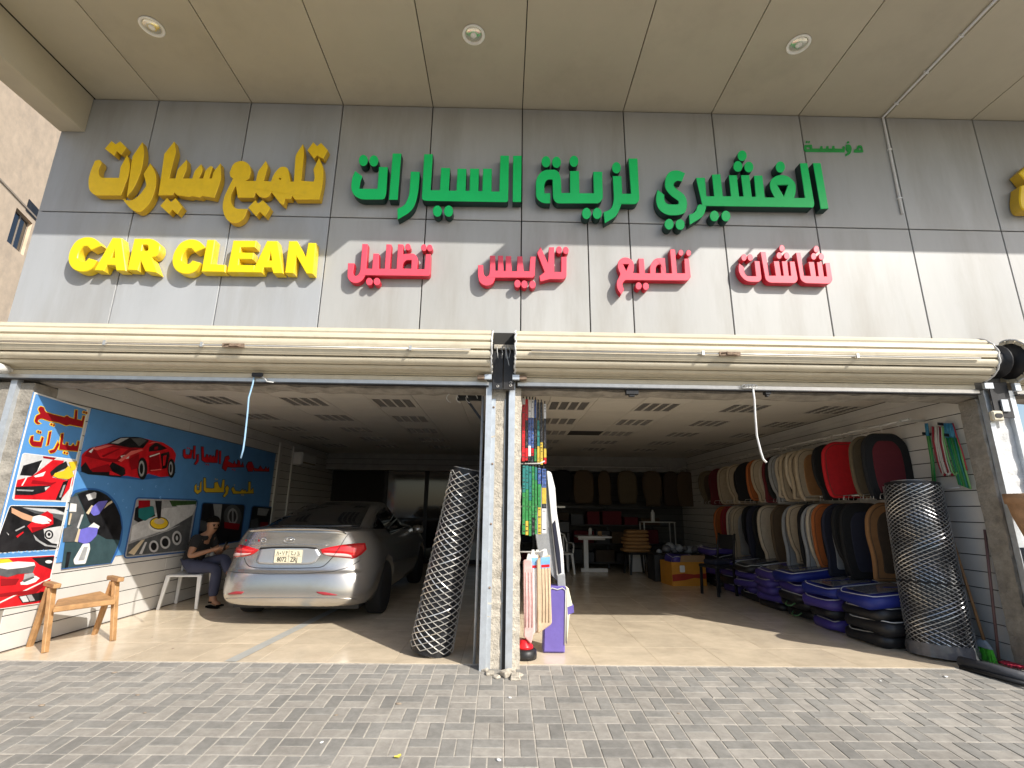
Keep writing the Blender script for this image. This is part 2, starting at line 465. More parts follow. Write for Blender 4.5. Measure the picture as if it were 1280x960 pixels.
# --- the building: front panels, canopy, lintel, columns
bld = thing('shop_building', 'grey panelled shop building with deep flat canopy over two open shutter bays', 'building')
seams = [-5.05, -4.04, -2.985, -1.93, -.893, .145, 1.32, 2.357, 3.386, 4.41, 5.44, 6.5, 7.6]
g = .006
def panel(x0, x1, z0, z1, mat):
    b = MB(); b.box(x0+g, x1-g, YF, YF+.03, z0+g, z1-g); return b.build('facade_panel', mat, bld, bev=.003)
for i in range(len(seams)-1):
    x0, x1 = seams[i], seams[i+1]
    warm = x0 > -1.95
    mt = 'panel_warm' if warm else 'panel_grey'
    if abs(x0-.145) < .01:
        panel(x0, .865, 2.98, 4.375, mt); panel(.865, x1, 2.98, 4.375, mt)
    else: panel(x0, x1, 2.98, 4.375, mt)
    panel(x0, x1, 4.375, 5.846, 'panel_grey' if i < 3 else mt)
mb = MB(); mb.box(-5.04, 7.6, YF+.031, 4.95, 2.98, 9.0); mb.build('facade_backing', 'joint_dark', bld)
mb = MB(); mb.box(-5.05, -5.02, YF+.004, 5.6, 2.2, 5.84); mb.build('side_cladding', 'panel_grey', bld)
# lintel with crumbly underside
lin = MB()
N = 90; rows = []
for k in range(N+1):
    x = -5.0+12.0*k/N
    zj = 2.475+rng.uniform(-.012, .012); yj = 4.80+rng.uniform(-.01, .01)
    rows.append([(x, yj, 2.979), (x, yj, zj+.02), (x, 4.93, zj), (x, 5.02, zj+rng.uniform(0, .015)), (x, 5.02, 2.979)])
lin.grid(rows, smooth=False, closed=True)
lin.build('lintel', 'concrete', bld)
# canopy
CY = 3.098; SZ = 5.85
for i in range(len(seams)-1):
    b = MB(); x0, x1 = seams[i], seams[i+1]
    if i == 0: x0 = -4.775
    b.box(x0+g*.8, x1-g*.8, CY+.004, YF+.028, SZ, SZ+.02); b.build('soffit_panel', 'soffit', bld, bev=.002)
mb = MB(); mb.box(-5.05, 7.6, CY+.012, YF+.03, SZ+.0205, SZ+.25); mb.build('canopy_slab', 'joint_dark', bld)
mb = MB(); mb.box(-5.06, 7.6, CY-.02, CY, SZ-.0, 6.9); mb.build('canopy_fascia', 'panel_grey', bld)
mb = MB(); mb.box(-5.06, -4.78, CY+.002, YF-.002, 5.39, SZ-.002); mb.build('canopy_beam', 'soffit', bld, bev=.004)
# roof over the shop so that only the openings let light in
mb = MB(); mb.box(-5.04, 7.6, 4.951, 14.0, 3.0, 3.3); mb.build('roof_slab', 'concrete', bld)
mb = MB(); mb.box(-5.04, 7.6, CY+.012, 14.0, SZ+.26, 9.0); mb.build('upper_storey', 'panel_grey', bld)
# columns between the bays
def rough_col(name, x0, x1, y0, y1, z0, z1, mat, amp=.006, n=46, lab=None):
    b = MB(); rows = []
    for k in range(n+1):
        z = z0+(z1-z0)*k/n
        r = lambda: rng.uniform(-amp, amp)
        rows.append([(x0+r(), y0+r(), z), (x0+(x1-x0)*.5, y0+r(), z), (x1+r(), y0+r(), z), (x1+r(), y1, z), (x0+r(), y1, z)])
    b.grid(rows, smooth=False, closed=True); b.add(rows[0], [(0, 1, 2, 3, 4)]); b.add(rows[-1], [(4, 3, 2, 1, 0)])
    return b.build(name, mat, bld, label=lab)
zb = -.03
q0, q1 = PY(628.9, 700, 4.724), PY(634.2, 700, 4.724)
mb = MB(); mb.box(q0.x, q1.x, 4.716, 4.728, -.02, 2.46); mb.build('recess_shade_strip', 'joint_dark', bld)  # dark strip laid on the column to stand for a recess's shade
rough_col('column', -.128, .16, 4.735, 5.0, zb, 2.5, 'plaster_rough', lab='rough bare plaster column between the two shutter bays')
rough_col('column', -5.04, -4.605, 4.742, 5.0, zb, 2.474, 'concrete', lab='rough concrete column at the left end')
rough_col('column', 4.785, 5.10, 4.748, 5.0, zb, 2.474, 'white_plaster', lab='white painted peeling column right of the second bay')
rough_col('column_reveal', 4.74, 4.782, 4.765, 4.96, zb, 2.473, 'concrete')
# side and back walls of the shop, covered in grooved boards
def wall(name, x0, x1, y0, y1, z0, z1, mat):
    b = MB(); b.box(x0, x1, y0, y1, z0, z1); return struct(b.build(name, mat))
lw = wall('side_wall', XL-.3, XL-.014, 5.002, YB, -.1, 2.99, 'joint_dark')
rw = wall('side_wall', XR+.014, XR+.3, 5.002, YB, -.1, 2.99, 'joint_dark')
bw = wall('back_wall', XL-.3, XR+.3, YB, YB+.2, -.1, 2.99, 'joint_dark')
pw = wall('partition_wall', -.115, .1, 5.002, YB-.01, -.003, 2.99, 'shelf_white')
SH = .158; GR = .008
def slats(parent, x0, x1, sgn):
    z = .0; k = 0
    while z < 2.66:
        h = min(SH, 2.69-z)
        for (ya, yb) in ((4.965 if sgn > 0 else 5.005, 7.2), (7.2, 9.64), (9.64, 12.08), (12.08, YB)):
            b = MB(); b.box(x0, x1, ya+.001, yb-.001, z+GR/2+.001, z+h-GR/2)
            b.build('wall_slat', 'shelf_white', parent, bev=.002)
        z += SH
slats(lw, XL-.0135, XL, -1)
slats(rw, XR, XR+.0135, 1)
zz = 0
while zz < 2.3:
    for (xa, xb) in ((.102, 2.4), (2.4, XR-.002)):
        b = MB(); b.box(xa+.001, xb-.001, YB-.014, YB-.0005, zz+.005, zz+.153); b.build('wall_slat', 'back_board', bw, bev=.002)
    zz += .158
# bulkhead at the back of both bays
mb = MB(); mb.box(XL, -.117, 12.9, 13.2, 2.28, 2.699); mb.build('bulkhead', mm('bulk_grey', (.34, .33, .31), .6), bw)
mb = MB(); mb.box(.102, XR, 12.9, 13.3, 2.32, 2.699); mb.build('bulkhead', mm('bulk_grey', (.34, .33, .31), .6), bw)
for z in (2.42, 2.56):
    mb = MB(); mb.box(XL+.01, -.119, 12.894, 12.8995, z, z+.008); mb.build('bulkhead_groove', 'joint_dark', bw)
# dark glazed screen under the left bulkhead
for k, (xa, xb) in enumerate(((XL+1.5, -3.05), (-3.05, -2.0), (-2.0, -1.2), (-1.2, -.12))):
    f = MB(); y = 13.05
    f.box(xa, xa+.05, y-.03, y+.03, 0.001, 2.279); f.box(xb-.05, xb, y-.029, y+.029, 0.001, 2.278)
    f.box(xa+.05, xb-.05, y-.028, y+.028, 0.001, .09); f.box(xa+.05, xb-.05, y-.028, y+.028, 1.05, 1.10)
    fo = f.build('screen_frame', 'black_steel', bw)
    f = MB(); f.box(xa+.051, xb-.051, y-.004, y+.004, .1, 2.27); f.build('screen_glass', 'car_glass', fo)
# ceiling tiles and louvred lights
mb = MB(); mb.box(XL-.01, XR+.01, 5.02, YB, ZC+.012, ZC+.2)
ceil = struct(mb.build('ceiling', 'joint_dark'))
tb = MB(); tb.box(-.298, .298, -.298, .298, 0, .012); ct_me = tb.mesh('ceiling_tile', ['ceil_tile'], bev=.002)
lf = MB()
lf.box(-.296, .296, -.296, -.262, 0, .011); lf.box(-.296, .296, .262, .296, 0, .011)
lf.box(-.296, -.262, -.262, .262, 0, .011); lf.box(.262, .296, -.262, .262, 0, .011)
lf_me = lf.mesh('frame', ['ceil_tile'], weld=False)
rf = MB()
for k in range(4):
    x0 = -.262+.131*k
    for q in range(7):
        y = -.245+.078*q
        rf.box(x0+.006, x0+.098, y, y+.012, .001, .02)
rf_me = rf.mesh('louvre', ['louvre'], weld=False)
bk = MB()
for k in range(4):
    x0 = -.262+.131*k
    bk.box(x0, x0+.104, -.262, .262, .016, .0165)
    bk.box(x0+.104, x0+.131, -.262, .262, .0, .0162, 1)
bk_me = bk.mesh('reflector', ['louvre', 'ceil_tile'], weld=False)
# grid lines of the ceiling: x = -1.78 - 0.6k in the left bay, 1.77 + 0.6k in the right
light_cols = {'left': (-3.9, -2.68, -1.48, -.88+.0), 'right': (.56, 1.77, 2.97, 4.17)}
ordn = ['first', 'second', 'third', 'fourth', 'fifth', 'sixth', 'seventh', 'eighth', 'ninth', 'tenth', 'eleventh', 'twelfth', 'thirteenth']
for bay, xa, xb, x0 in (('left', XL, -.117, -4.78+.0), ('right', .102, XR, -.03)):
    col = 0
    ncol = int((xb-x0)/.6)+1
    lights = {'left': (1, 3, 5), 'right': (1, 3, 5, 7)}[bay]
    for i in range(ncol):
        cx = x0+.6*i+.3
        lo_, hi_ = max(cx-.298, xa), min(cx+.298, xb)
        if hi_-lo_ < .03: continue
        for j in range(14):
            cy = 5.03+.6*j+.3
            if cy+.3 > YB: continue
            full = hi_-lo_ > .59
            if full and i in lights and j % 2 == 0 and j < 11:
                if bay == 'right' and i == 1 and j == 99: continue
                side = {'left': ['left', 'middle', 'right'], 'right': ['leftmost', 'second', 'third', 'rightmost']}[bay][lights.index(i)]
                t = thing('ceiling_light', 'unlit louvred ceiling light, %s from the front in the %s row of the %s bay' % (ordn[j//2], side, bay),
                          'ceiling light', 'louvred lights set in the tiled ceilings', (cx, cy, ZC))
                obj('frame', lf_me, t); obj('louvre', rf_me, t)['kind'] = 'stuff'; obj('reflector', bk_me, t)
            elif bay == 'right' and i == 2 and j == 6:
                b = MB(); b.box(lo_, hi_, cy-.298, cy-.286, 2.70, 2.712); b.build('ceiling_tile', 'ceil_tile', ceil)
            elif full:
                obj('ceiling_tile', ct_me, ceil, loc=(cx, cy, ZC+rng.uniform(-.001, .001)))
            else:
                b = MB(); b.box(lo_, hi_, cy-.298, cy+.298, ZC, ZC+.0118); b.build('ceiling_tile', 'ceil_tile', ceil)
# long light trims along the side walls under the ceiling
for xw, s, nm in ((XL, 1, lw), (XR, -1, rw)):
    b = MB(); x0, x1 = sorted((xw+s*.001, xw+s*.02)); b.box(x0, x1, 5.2, 12.88, 2.60, 2.69); b.build('wall_trim', 'shelf_white', nm)

# --- neighbouring house on the left
nb = thing('neighbour_house', 'weathered beige plastered house wall with a small window beyond the left corner', 'house')
dn = Vector((-math.sin(rad(21)), math.cos(rad(21)), 0)); nn = Vector((math.cos(rad(21)), math.sin(rad(21)), 0))
_r = ray(19, 180); _k = _r.x/_r.y
_y = (-5.06+CY*math.tan(SUN_AZ))/(_k+math.tan(SUN_AZ))      # where the canopy's corner throws its shadow
o0 = Vector((_k*_y, _y, 0))
def NW(u, z, w=0): return o0+dn*u+nn*w+Vector((0, 0, z))
def onN(x, y):
    d = ray(x, y); t = nn.dot(o0-CP)/nn.dot(d); P = CP+d*t; return ((P-o0).dot(dn), P.z)
w1 = [onN(*p) for p in ((22, 264), (41, 278), (27, 312), (8, 303))]
u0, u1 = min(w1[0][0], w1[3][0]), max(w1[1][0], w1[2][0]); zt, zbm = max(w1[0][1], w1[1][1])-.05, min(w1[2][1], w1[3][1])+.05
hb = onN(38, 265)[1]
mb = MB()
P = lambda u, v, w: NW(u, v, w)
body = [(-16, -.5), (22, -.5), (22, 27), (-16, 27)]
win = [(u0, zbm), (u1, zbm), (u1, zt), (u0, zt)]
mb.prism(body, P, 0, -.25, holes=[win]); mb.prism(body, P, -.26, -9)
mb.build('wall', 'neigh', nb)
mb = MB(); mb.prism([(-15.9, hb-.04), (21.9, hb-.04), (21.9, hb+.03), (-15.9, hb+.03)], P, .03, .001); mb.build('string_course', mm('course', (.34, .28, .22), .9), nb)
f = MB(); f.prism([(u0, zbm), (u1, zbm), (u1, zt), (u0, zt)], P, -.10, -.14, holes=[(lambda a: [(u0+a, zbm+a), ((u0+u1)/2-a/2, zbm+a), ((u0+u1)/2-a/2, zt-a), (u0+a, zt-a)])(.05), (lambda a: [((u0+u1)/2+a/2, zbm+a), (u1-a, zbm+a), (u1-a, zt-a), ((u0+u1)/2+a/2, zt-a)])(.05)])
wf = f.build('window', mm('win_frame', (.30, .25, .2), .6), nb)
f = MB(); f.prism(win, P, -.12, -.125); f.build('pane', 'car_glass', wf)
v1 = [onN(*p) for p in ((35, 252), (48, 262), (43, 271), (33, 264))]
f = MB(); f.prism([(min(a for a, _ in v1), min(b for _, b in v1)), (max(a for a, _ in v1), min(b for _, b in v1)), (max(a for a, _ in v1), max(b for _, b in v1)), (min(a for a, _ in v1), max(b for _, b in v1))], P, .02, .001)
f.build('vent', 'black_steel', nb)
# ================================================================== SIGN LETTERS
def lettering(name, label, group, pieces, holes_d, front, side, depth, ch, standoff=.012):
    """pieces: outlines in photograph pixels on the letters' front plane."""
    t = thing(name, label, 'sign', group)
    Yfr = YF-standoff-depth
    P = lambda u, v, w: Vector((u, Yfr+w, v))
    def pl(pts): return [(lambda q: (q.x, q.z))(PY(x, y, Yfr)) for x, y in pts]
    for i, pc in enumerate(pieces):
        nm = 'letter'
        if isinstance(pc, tuple): nm, pc = pc
        hs = [pl(h) for h in holes_d.get(i, [])]
        b = MB(); b.prism(pl(pc), P, 0, depth, holes=hs, ch=ch, mi=0, ms=1)
        b.build(nm, [front, side], t)
    return t
def Zm(x0, y0, s):
    return lambda pts, n=5: [(x0+s*a, y0+s*b) for a, b in fillet(pts, n)]
def dots(z, lst, rx, ry): return [('dot', z(ell(x, y, rx, ry, 20))) for x, y in lst]
G1 = 'sign lettering on the shop front'
# --- green
A = Zm(430, 180, .109375); B = Zm(530, 180, .109375); Cc = Zm(660, 180, .125); D = Zm(810, 180, .125); E_ = Zm(930, 160, .125)
def mixp(*parts): return [q for z, pts in parts for q in z(pts)]
green = [
    A([(125, 305), (212, 368, 20), (186, 430, 30), (176, 508), (380, 508), (400, 258), (500, 262), (482, 560, 0), (462, 632, 50), (300, 632), (190, 632, 60), (108, 585, 80), (76, 500, 80), (92, 380, 60)]),
    A([(555, 105), (655, 105), (612, 635), (512, 635)]),
    A([(762, 312), (865, 315), (850, 560, 200), (790, 760, 120), (612, 860), (608, 738), (690, 700, 60), (745, 590, 60)]),
    fillet([(430+.109375*915, 180+.109375*113), (430+.109375*1015, 180+.109375*113), (538.2, 237.4), (549.7, 237.4), (551.3, 209.5), (562.6, 209.7), (561, 238), (570.5, 238),
            (571.8, 210.4), (583, 210.6), (582, 238.2), (586.9, 238.2), (587.6, 210.4), (598.9, 210.6), (598, 238.5), (602.7, 238.5), (603.8, 210.6), (614.8, 210.6), (614.4, 239), (624.1, 239),
            (625.4, 194.2), (636.3, 194.2), (635.2, 252.4, 4), (628, 252.4), (535, 250.8), (527, 250, 4.5), (527.6, 240)]),
    B([(1018, 132), (1115, 130), (1110, 662), (1012, 660)]),
    Cc([(222, 592), (140, 590, 40), (80, 540, 60), (78, 340, 120), (150, 255, 60), (300, 255, 60), (330, 345, 40), (335, 487), (420, 487), (420, 268), (510, 268), (515, 490), (658, 490), (652, 275), (742, 275), (750, 540, 20), (715, 592, 40), (285, 592, 40), (250, 545, 40), (245, 352), (190, 352, 30), (162, 400, 30), (165, 490), (222, 490)]),
    Cc([(1005, 142), (1095, 142), (1115, 555, 20), (1085, 600, 40), (935, 600), (890, 720, 100), (768, 790), (755, 680), (835, 650, 80), (860, 560, 60), (848, 318), (935, 318), (943, 495), (1030, 495)]),
    D([(372, 290), (340, 372), (285, 362, 40), (250, 402, 30), (275, 440, 30), (370, 505, 80), (398, 590, 80), (375, 690, 80), (300, 712, 40), (190, 712, 70), (105, 655, 80), (75, 560, 70), (95, 455), (165, 505), (162, 565, 40), (195, 602, 30), (305, 602, 12), (308, 570, 20), (215, 505, 70), (165, 430, 70), (175, 330, 70), (220, 268, 60), (300, 258, 60)]),
    mixp((D, [(480, 335), (570, 335), (585, 520), (662, 520), (640, 303), (725, 300), (750, 520), (830, 520), (808, 310), (890, 310), (912, 522), (955, 522), (930, 310), (1015, 310), (1040, 525), (1078, 525)]),
         (E_, [(100, 475), (185, 472), (210, 692), (305, 692), (258, 600, 70), (262, 520, 70), (330, 468, 60), (430, 468, 60), (520, 545, 70), (520, 640, 60), (502, 697), (610, 697), (560, 350), (635, 348), (708, 765, 20), (688, 803, 30)]),
         (D, [(585, 620), (560, 720, 90), (418, 806), (410, 705), (478, 680, 60), (502, 590, 60)])),
    E_([(690, 348), (768, 348), (848, 805), (768, 808)]),
]
hol = {8: [E_([(335, 570), (440, 570), (400, 682)])]}
green += dots(A, [(220, 185), (340, 190)], 52, 65)+dots(B, [(152, 765), (280, 765)], 52, 65)
green += dots(Cc, [(180, 175), (285, 180), (460, 170), (885, 235), (585, 692), (692, 692)], 45, 57)
green += dots(D, [(943, 115), (900, 222), (1010, 228), (665, 718), (780, 718), (212, 800), (322, 803)], 46, 54)+dots(E_, [(365, 388)], 47, 57)
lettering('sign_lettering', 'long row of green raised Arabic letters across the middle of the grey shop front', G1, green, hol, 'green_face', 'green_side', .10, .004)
# --- yellow Arabic
Y1 = Zm(80, 150, .15625); Y2 = Zm(250, 150, .15625)
yel = [
    Y1([(245, 325), (285, 312, 20), (302, 345, 25), (275, 390, 30), (278, 440, 20), (300, 460), (437, 460), (450, 375), (503, 280), (527, 340, 40), (518, 440, 60), (455, 602), (245, 602, 60), (200, 565, 50), (190, 490, 60), (205, 420, 40)]),
    Y1([(625, 175), (642, 260, 40), (622, 400, 60), (560, 545, 60), (500, 614), (545, 290)]),
    Y1([(688, 345), (738, 430, 70), (735, 545, 70), (690, 665, 70), (605, 745, 50), (530, 712, 60), (465, 630), (540, 648, 60), (612, 590, 60), (658, 520, 20), (635, 430)]),
    Y1([(880, 170), (896, 250, 20), (868, 350, 40), (843, 465), (890, 465), (905, 395, 20), (980, 315), (985, 385, 30), (950, 465), (1025, 465), (1040, 410, 20), (1095, 350), (1112, 400, 25), (1078, 465), (1110, 465), (1130, 400, 20), (1170, 365), (1190, 370, 10), (1160, 465), (1182, 465), (1192, 415, 20), (1250, 345), (1258, 470, 40), (1203, 622), (1105, 606), (1085, 618), (1020, 606), (1000, 615), (905, 600), (880, 580), (870, 600), (753, 602), (762, 540), (800, 270)]),
    Y2([(950, 300), (988, 380, 60), (985, 490, 60), (955, 635), (760, 635), (735, 605), (725, 630), (680, 630), (668, 682), (635, 660), (570, 575), (555, 610, 25), (510, 626, 30), (470, 610, 20), (445, 580), (430, 620), (300, 620), (285, 520, 20), (245, 600, 60), (245, 665, 50), (280, 708, 40), (380, 710), (355, 790, 50), (285, 832, 60), (215, 805, 60), (175, 720, 70), (185, 625, 70), (225, 540, 40), (262, 468), (240, 450), (235, 420), (262, 345, 60), (330, 318, 60), (395, 348, 60), (410, 420, 40), (390, 472, 20), (365, 485), (445, 485), (462, 410, 20), (525, 325), (543, 370, 20), (510, 485), (565, 490), (590, 425, 50), (645, 368, 50), (700, 375, 30), (718, 450, 20), (722, 490), (750, 490), (762, 280, 30), (822, 190), (832, 260, 20), (810, 485), (908, 490), (916, 460, 10), (906, 395)]),
]
dia = lambda z, pts: ('dot', z(pts))
yel += [dia(Y1, [(325, 228), (378, 166), (412, 192), (448, 168), (498, 220), (457, 275), (418, 248), (400, 285)]), dia(Y1, [(768, 685), (822, 622), (855, 655), (890, 622), (948, 695), (905, 752), (862, 715), (838, 750)]),
        dia(Y2, [(858, 240), (905, 175), (935, 207), (968, 180), (1022, 240), (985, 310), (935, 282), (912, 308)]), dia(Y2, [(383, 700), (440, 640), (465, 667), (500, 638), (562, 700), (520, 772), (476, 732), (448, 768)])]
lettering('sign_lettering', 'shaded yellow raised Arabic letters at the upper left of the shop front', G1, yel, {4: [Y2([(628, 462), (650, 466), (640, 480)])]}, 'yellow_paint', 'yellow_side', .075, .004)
# --- CAR CLEAN
Y3 = Zm(70, 280, .15625); Y4 = Zm(200, 280, .15625)
def cshape(dx, dy):
    return [(x+dx, y+dy, r) for x, y, r in [(362, 172, 0), (312, 112, 60), (235, 98, 70), (158, 128, 70), (103, 215, 70), (93, 300, 70), (130, 362, 60), (208, 388, 60), (278, 366, 60), (326, 292, 0), (258, 272, 0), (232, 300, 30), (198, 302, 30), (170, 278, 30), (180, 222, 40), (212, 182, 40), (250, 176, 20), (278, 208, 0)]]
cc = [Y3(cshape(0, 0)), Y3([(450, 108), (525, 112), (560, 375), (480, 372), (472, 330), (405, 328), (380, 375), (303, 370)]),
      Y3([(625, 115), (770, 115, 50), (828, 155, 50), (832, 210, 50), (800, 258, 30), (765, 268), (812, 392), (712, 378), (675, 290), (655, 372), (568, 368)]),
      Y3(cshape(832, 18)), Y4([(375, 125), (440, 125), (410, 318), (522, 325), (520, 385), (328, 382)]),
      Y4([(585, 130), (770, 132), (762, 188), (645, 188), (640, 226), (750, 228), (742, 283), (632, 282), (627, 325), (757, 328), (747, 388), (533, 385)]),
      Y4([(855, 133), (940, 135), (985, 395), (905, 395), (890, 350), (828, 350), (815, 390), (733, 388)]),
      Y4([(1030, 135), (1095, 135), (1165, 265), (1185, 148), (1247, 150), (1225, 400), (1170, 397), (1090, 255), (1070, 395), (998, 392)])]
lettering('sign_lettering', 'bright yellow sunlit English letters reading CAR CLEAN below the yellow Arabic row', G1, cc,
          {1: [Y3([(440, 268), (466, 268), (466, 195)])], 2: [Y3([(692, 168), (735, 168, 14), (735, 212, 14), (683, 212)])], 6: [Y4([(866, 290), (892, 290), (884, 222)])]},
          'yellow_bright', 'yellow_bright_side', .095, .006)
# --- red words
R1 = Zm(420, 295, .109375); R2 = Zm(560, 260, .15625); R3 = Zm(760, 295, .09375); R4 = Zm(910, 295, .109375)
G2 = 'red words under the green lettering'
lettering('sign_lettering', 'raised red Arabic word beside CAR CLEAN, with one long stroke hooked at its left', G2, [
    R1([(1025, 205), (1082, 205), (1075, 430, 10), (1060, 458, 20), (335, 450), (285, 525, 60), (200, 545, 60), (128, 490, 60), (135, 308), (210, 310), (192, 425, 20), (218, 462, 20), (258, 440, 20), (275, 395), (300, 88), (362, 90), (345, 370), (412, 372), (425, 198), (490, 200), (488, 372), (555, 372), (575, 92), (632, 95), (612, 375), (690, 375), (708, 92), (768, 95), (765, 205), (890, 195, 30), (940, 250, 40), (925, 375), (1010, 378)])]
    + dots(R1, [(820, 125), (1003, 132), (1070, 135)], 32, 40)+dots(R1, [(378, 520), (465, 520)], 38, 44),
    {0: [R1([(758, 370), (765, 310, 30), (800, 276, 20), (862, 275), (858, 372)])]}, 'red_face', 'red_side', .075, .004)
lettering('sign_lettering', 'raised red Arabic word across the panel seam above the centre column', G2, [
    R2([(335, 380), (378, 380), (378, 500), (398, 500), (400, 380), (440, 380), (445, 502), (460, 502), (462, 383), (505, 383), (510, 505), (550, 505), (555, 385), (595, 385), (605, 505), (650, 505), (658, 387), (700, 388), (694, 540, 10), (680, 558, 10), (378, 558), (360, 605, 40), (310, 628, 40), (252, 600, 40), (237, 540, 30), (240, 455), (280, 455), (284, 530, 15), (305, 554, 15), (330, 535, 15), (335, 480)]),
    R2([(712, 358), (740, 308), (800, 440), (808, 312), (850, 312), (850, 510), (905, 510), (905, 390), (950, 388), (948, 545, 10), (925, 570, 15), (810, 570), (738, 588), (730, 545), (772, 512)])]
    + dots(R2, [(555, 605), (610, 610), (675, 612)], 26, 32)+dots(R2, [(888, 335), (942, 338)], 24, 30), {}, 'red_face', 'red_side', .075, .004)
lettering('sign_lettering', 'raised red Arabic word with a triangular loop and low left tail', G2, [
    R3([(1015, 300), (1080, 300), (1107, 545, 20), (1070, 595, 30), (225, 588, 20), (188, 640, 40), (215, 715, 20), (175, 782), (118, 700, 80), (112, 610, 60), (150, 540, 30), (165, 505, 20), (125, 420, 60), (135, 330, 60), (200, 283, 50), (270, 283, 50), (345, 340, 50), (350, 430, 50), (335, 490), (415, 495), (405, 298), (478, 298), (495, 495), (560, 495), (558, 390, 60), (630, 292, 50), (760, 292), (775, 495), (850, 495), (825, 185), (840, 175), (885, 175), (897, 190), (920, 495), (1025, 495)])]
    + dots(R3, [(972, 222), (1075, 225)], 34, 42)+dots(R3, [(408, 665), (505, 670)], 42, 50),
    {0: [R3([(203, 376), (277, 376), (243, 462)]), R3([(635, 492), (640, 410, 20), (668, 378, 20), (700, 385), (706, 492)])]}, 'red_face', 'red_side', .075, .004)
lettering('sign_lettering', 'rightmost raised red Arabic word, with two clusters of three dots', G2, [
    R4([(775, 190), (830, 188), (870, 452), (945, 455), (918, 293), (985, 295), (1010, 458), (1035, 458), (1015, 296), (1075, 298), (1100, 460), (1130, 460), (1110, 308), (1165, 305), (1198, 500, 20), (1165, 548, 25), (880, 540, 40), (828, 500, 40)]),
    R4([(370, 180), (432, 180), (470, 452), (545, 452), (520, 285), (585, 285), (610, 452), (635, 452), (613, 286), (678, 288), (698, 452), (720, 452), (703, 288), (762, 290), (802, 500, 25), (770, 540, 25), (475, 535, 40), (428, 500, 40)]),
    R4([(125, 308), (187, 355, 20), (186, 415, 25), (215, 457, 20), (320, 457), (300, 283), (362, 285), (387, 490, 20), (355, 527, 25), (210, 522, 70), (138, 450, 70), (116, 380, 40)])]
    + dots(R4, [(183, 245), (255, 245), (617, 140), (585, 222), (672, 225), (1010, 150), (980, 232), (1068, 235)], 32, 40), {}, 'red_face', 'red_side', .075, .004)
# --- small flat green word above the right end of the green row
sw = [E_([(605, 170, 10), (680, 165, 10), (685, 205), (760, 205), (765, 180), (785, 180), (788, 205), (820, 205), (825, 180), (845, 180), (848, 205), (880, 205), (885, 178), (905, 178), (908, 205), (985, 207), (990, 182), (1010, 185), (1008, 240), (620, 236), (602, 220)]),
      E_([(1022, 165), (1062, 165, 15), (1080, 200, 20), (1070, 255, 30), (1020, 282), (1015, 262), (1045, 240, 20), (1022, 215)]),
      E_([(1100, 240), (1105, 215), (1128, 208), (1135, 172, 15), (1180, 172, 20), (1195, 240), (1120, 242)])]
sw += dots(E_, [(628, 138), (652, 138)], 9, 9)+dots(E_, [(1042, 142)], 12, 10)
lettering('sign_lettering', 'small flat green Arabic word above the right end of the green letters', G1, sw, {0: [E_([(625, 190), (660, 190), (660, 212), (628, 212)])], 2: [E_([(1150, 195), (1168, 195), (1172, 220), (1148, 220)])]}, mm('green_flat', (.02, .33, .06), .6), 'green_face', .006, .0, .003)
# --- yellow letters that begin at the right edge
lettering('sign_lettering', 'yellow raised letters cut off by the right edge of the picture', G1, [
    fillet([(1276, 232), (1290, 228, 8), (1330, 232, 20), (1340, 262, 10), (1278, 263, 8), (1274, 250, 6)]), ('dot', [(1274, 216), (1288, 203), (1300, 220), (1286, 230)])], {}, 'yellow_paint', 'yellow_side', .11, .01)

# ================================================================== CANOPY FITTINGS
ring_me = None
for k, (x, y, nm) in enumerate(((190, 33, 'leftmost round downlight in the canopy ceiling, above the yellow letters'), (592, 43, 'middle round downlight in the canopy ceiling, with scratches beside it'), (998, 55, 'rightmost round downlight in the canopy ceiling, left of the grey conduit'))):
    p = PZ(x, y, SZ)
    t = thing('downlight', nm, 'downlight', 'round downlights in the canopy', (p.x, p.y, SZ))
    if ring_me is None:
        b = MB(); b.lathe([(.087, -.001), (.108, -.001), (.112, -.008), (.105, -.014), (.088, -.012), (.084, -.004), (.083, -.0012)], 32); ring_me = b.mesh('trim_ring', ['lamp_rim'])
        b = MB(); b.lathe([(.0825, -.0015), (.075, -.008), (.04, -.012), (.0, -.013)], 32); b.lathe([(.03, -.0135), (.028, -.017), (0, -.019)], 20, mi=1); lens_me = b.mesh('lens', ['lamp_glass', 'lamp_rim'])
    obj('trim_ring', ring_me, t); obj('lens', lens_me, t)
t = thing('conduit', 'thin grey conduit running over the canopy ceiling and down the panels', 'conduit')
pts = [PZ(1244, 0, SZ-.014), PZ(1104, 146, SZ-.014)]
pa = pts[1]+(pts[0]-pts[1])*1.25; pb = PY(1104, 149, YF-.014); pc = PY(1128, 267, YF-.014)
pb = Vector((pb.x, YF-.014, SZ-.014))
b = MB(); b.tube([pa, pb, pc], .013, 8); b.build('pipe', 'conduit', t)
b = MB()
for k in range(4):
    q = pb+(pa-pb)*(.12+.24*k); b.box(q.x-.022, q.x+.022, q.y-.008, q.y+.008, SZ-.03, SZ-.001)
for k in range(2):
    q = pb+(pc-pb)*(.35+.5*k); b.box(q.x-.022, q.x+.022, YF-.03, YF-.001, q.z-.008, q.z+.008)
b.build('pipe_clip', 'conduit', t)['kind'] = 'stuff'
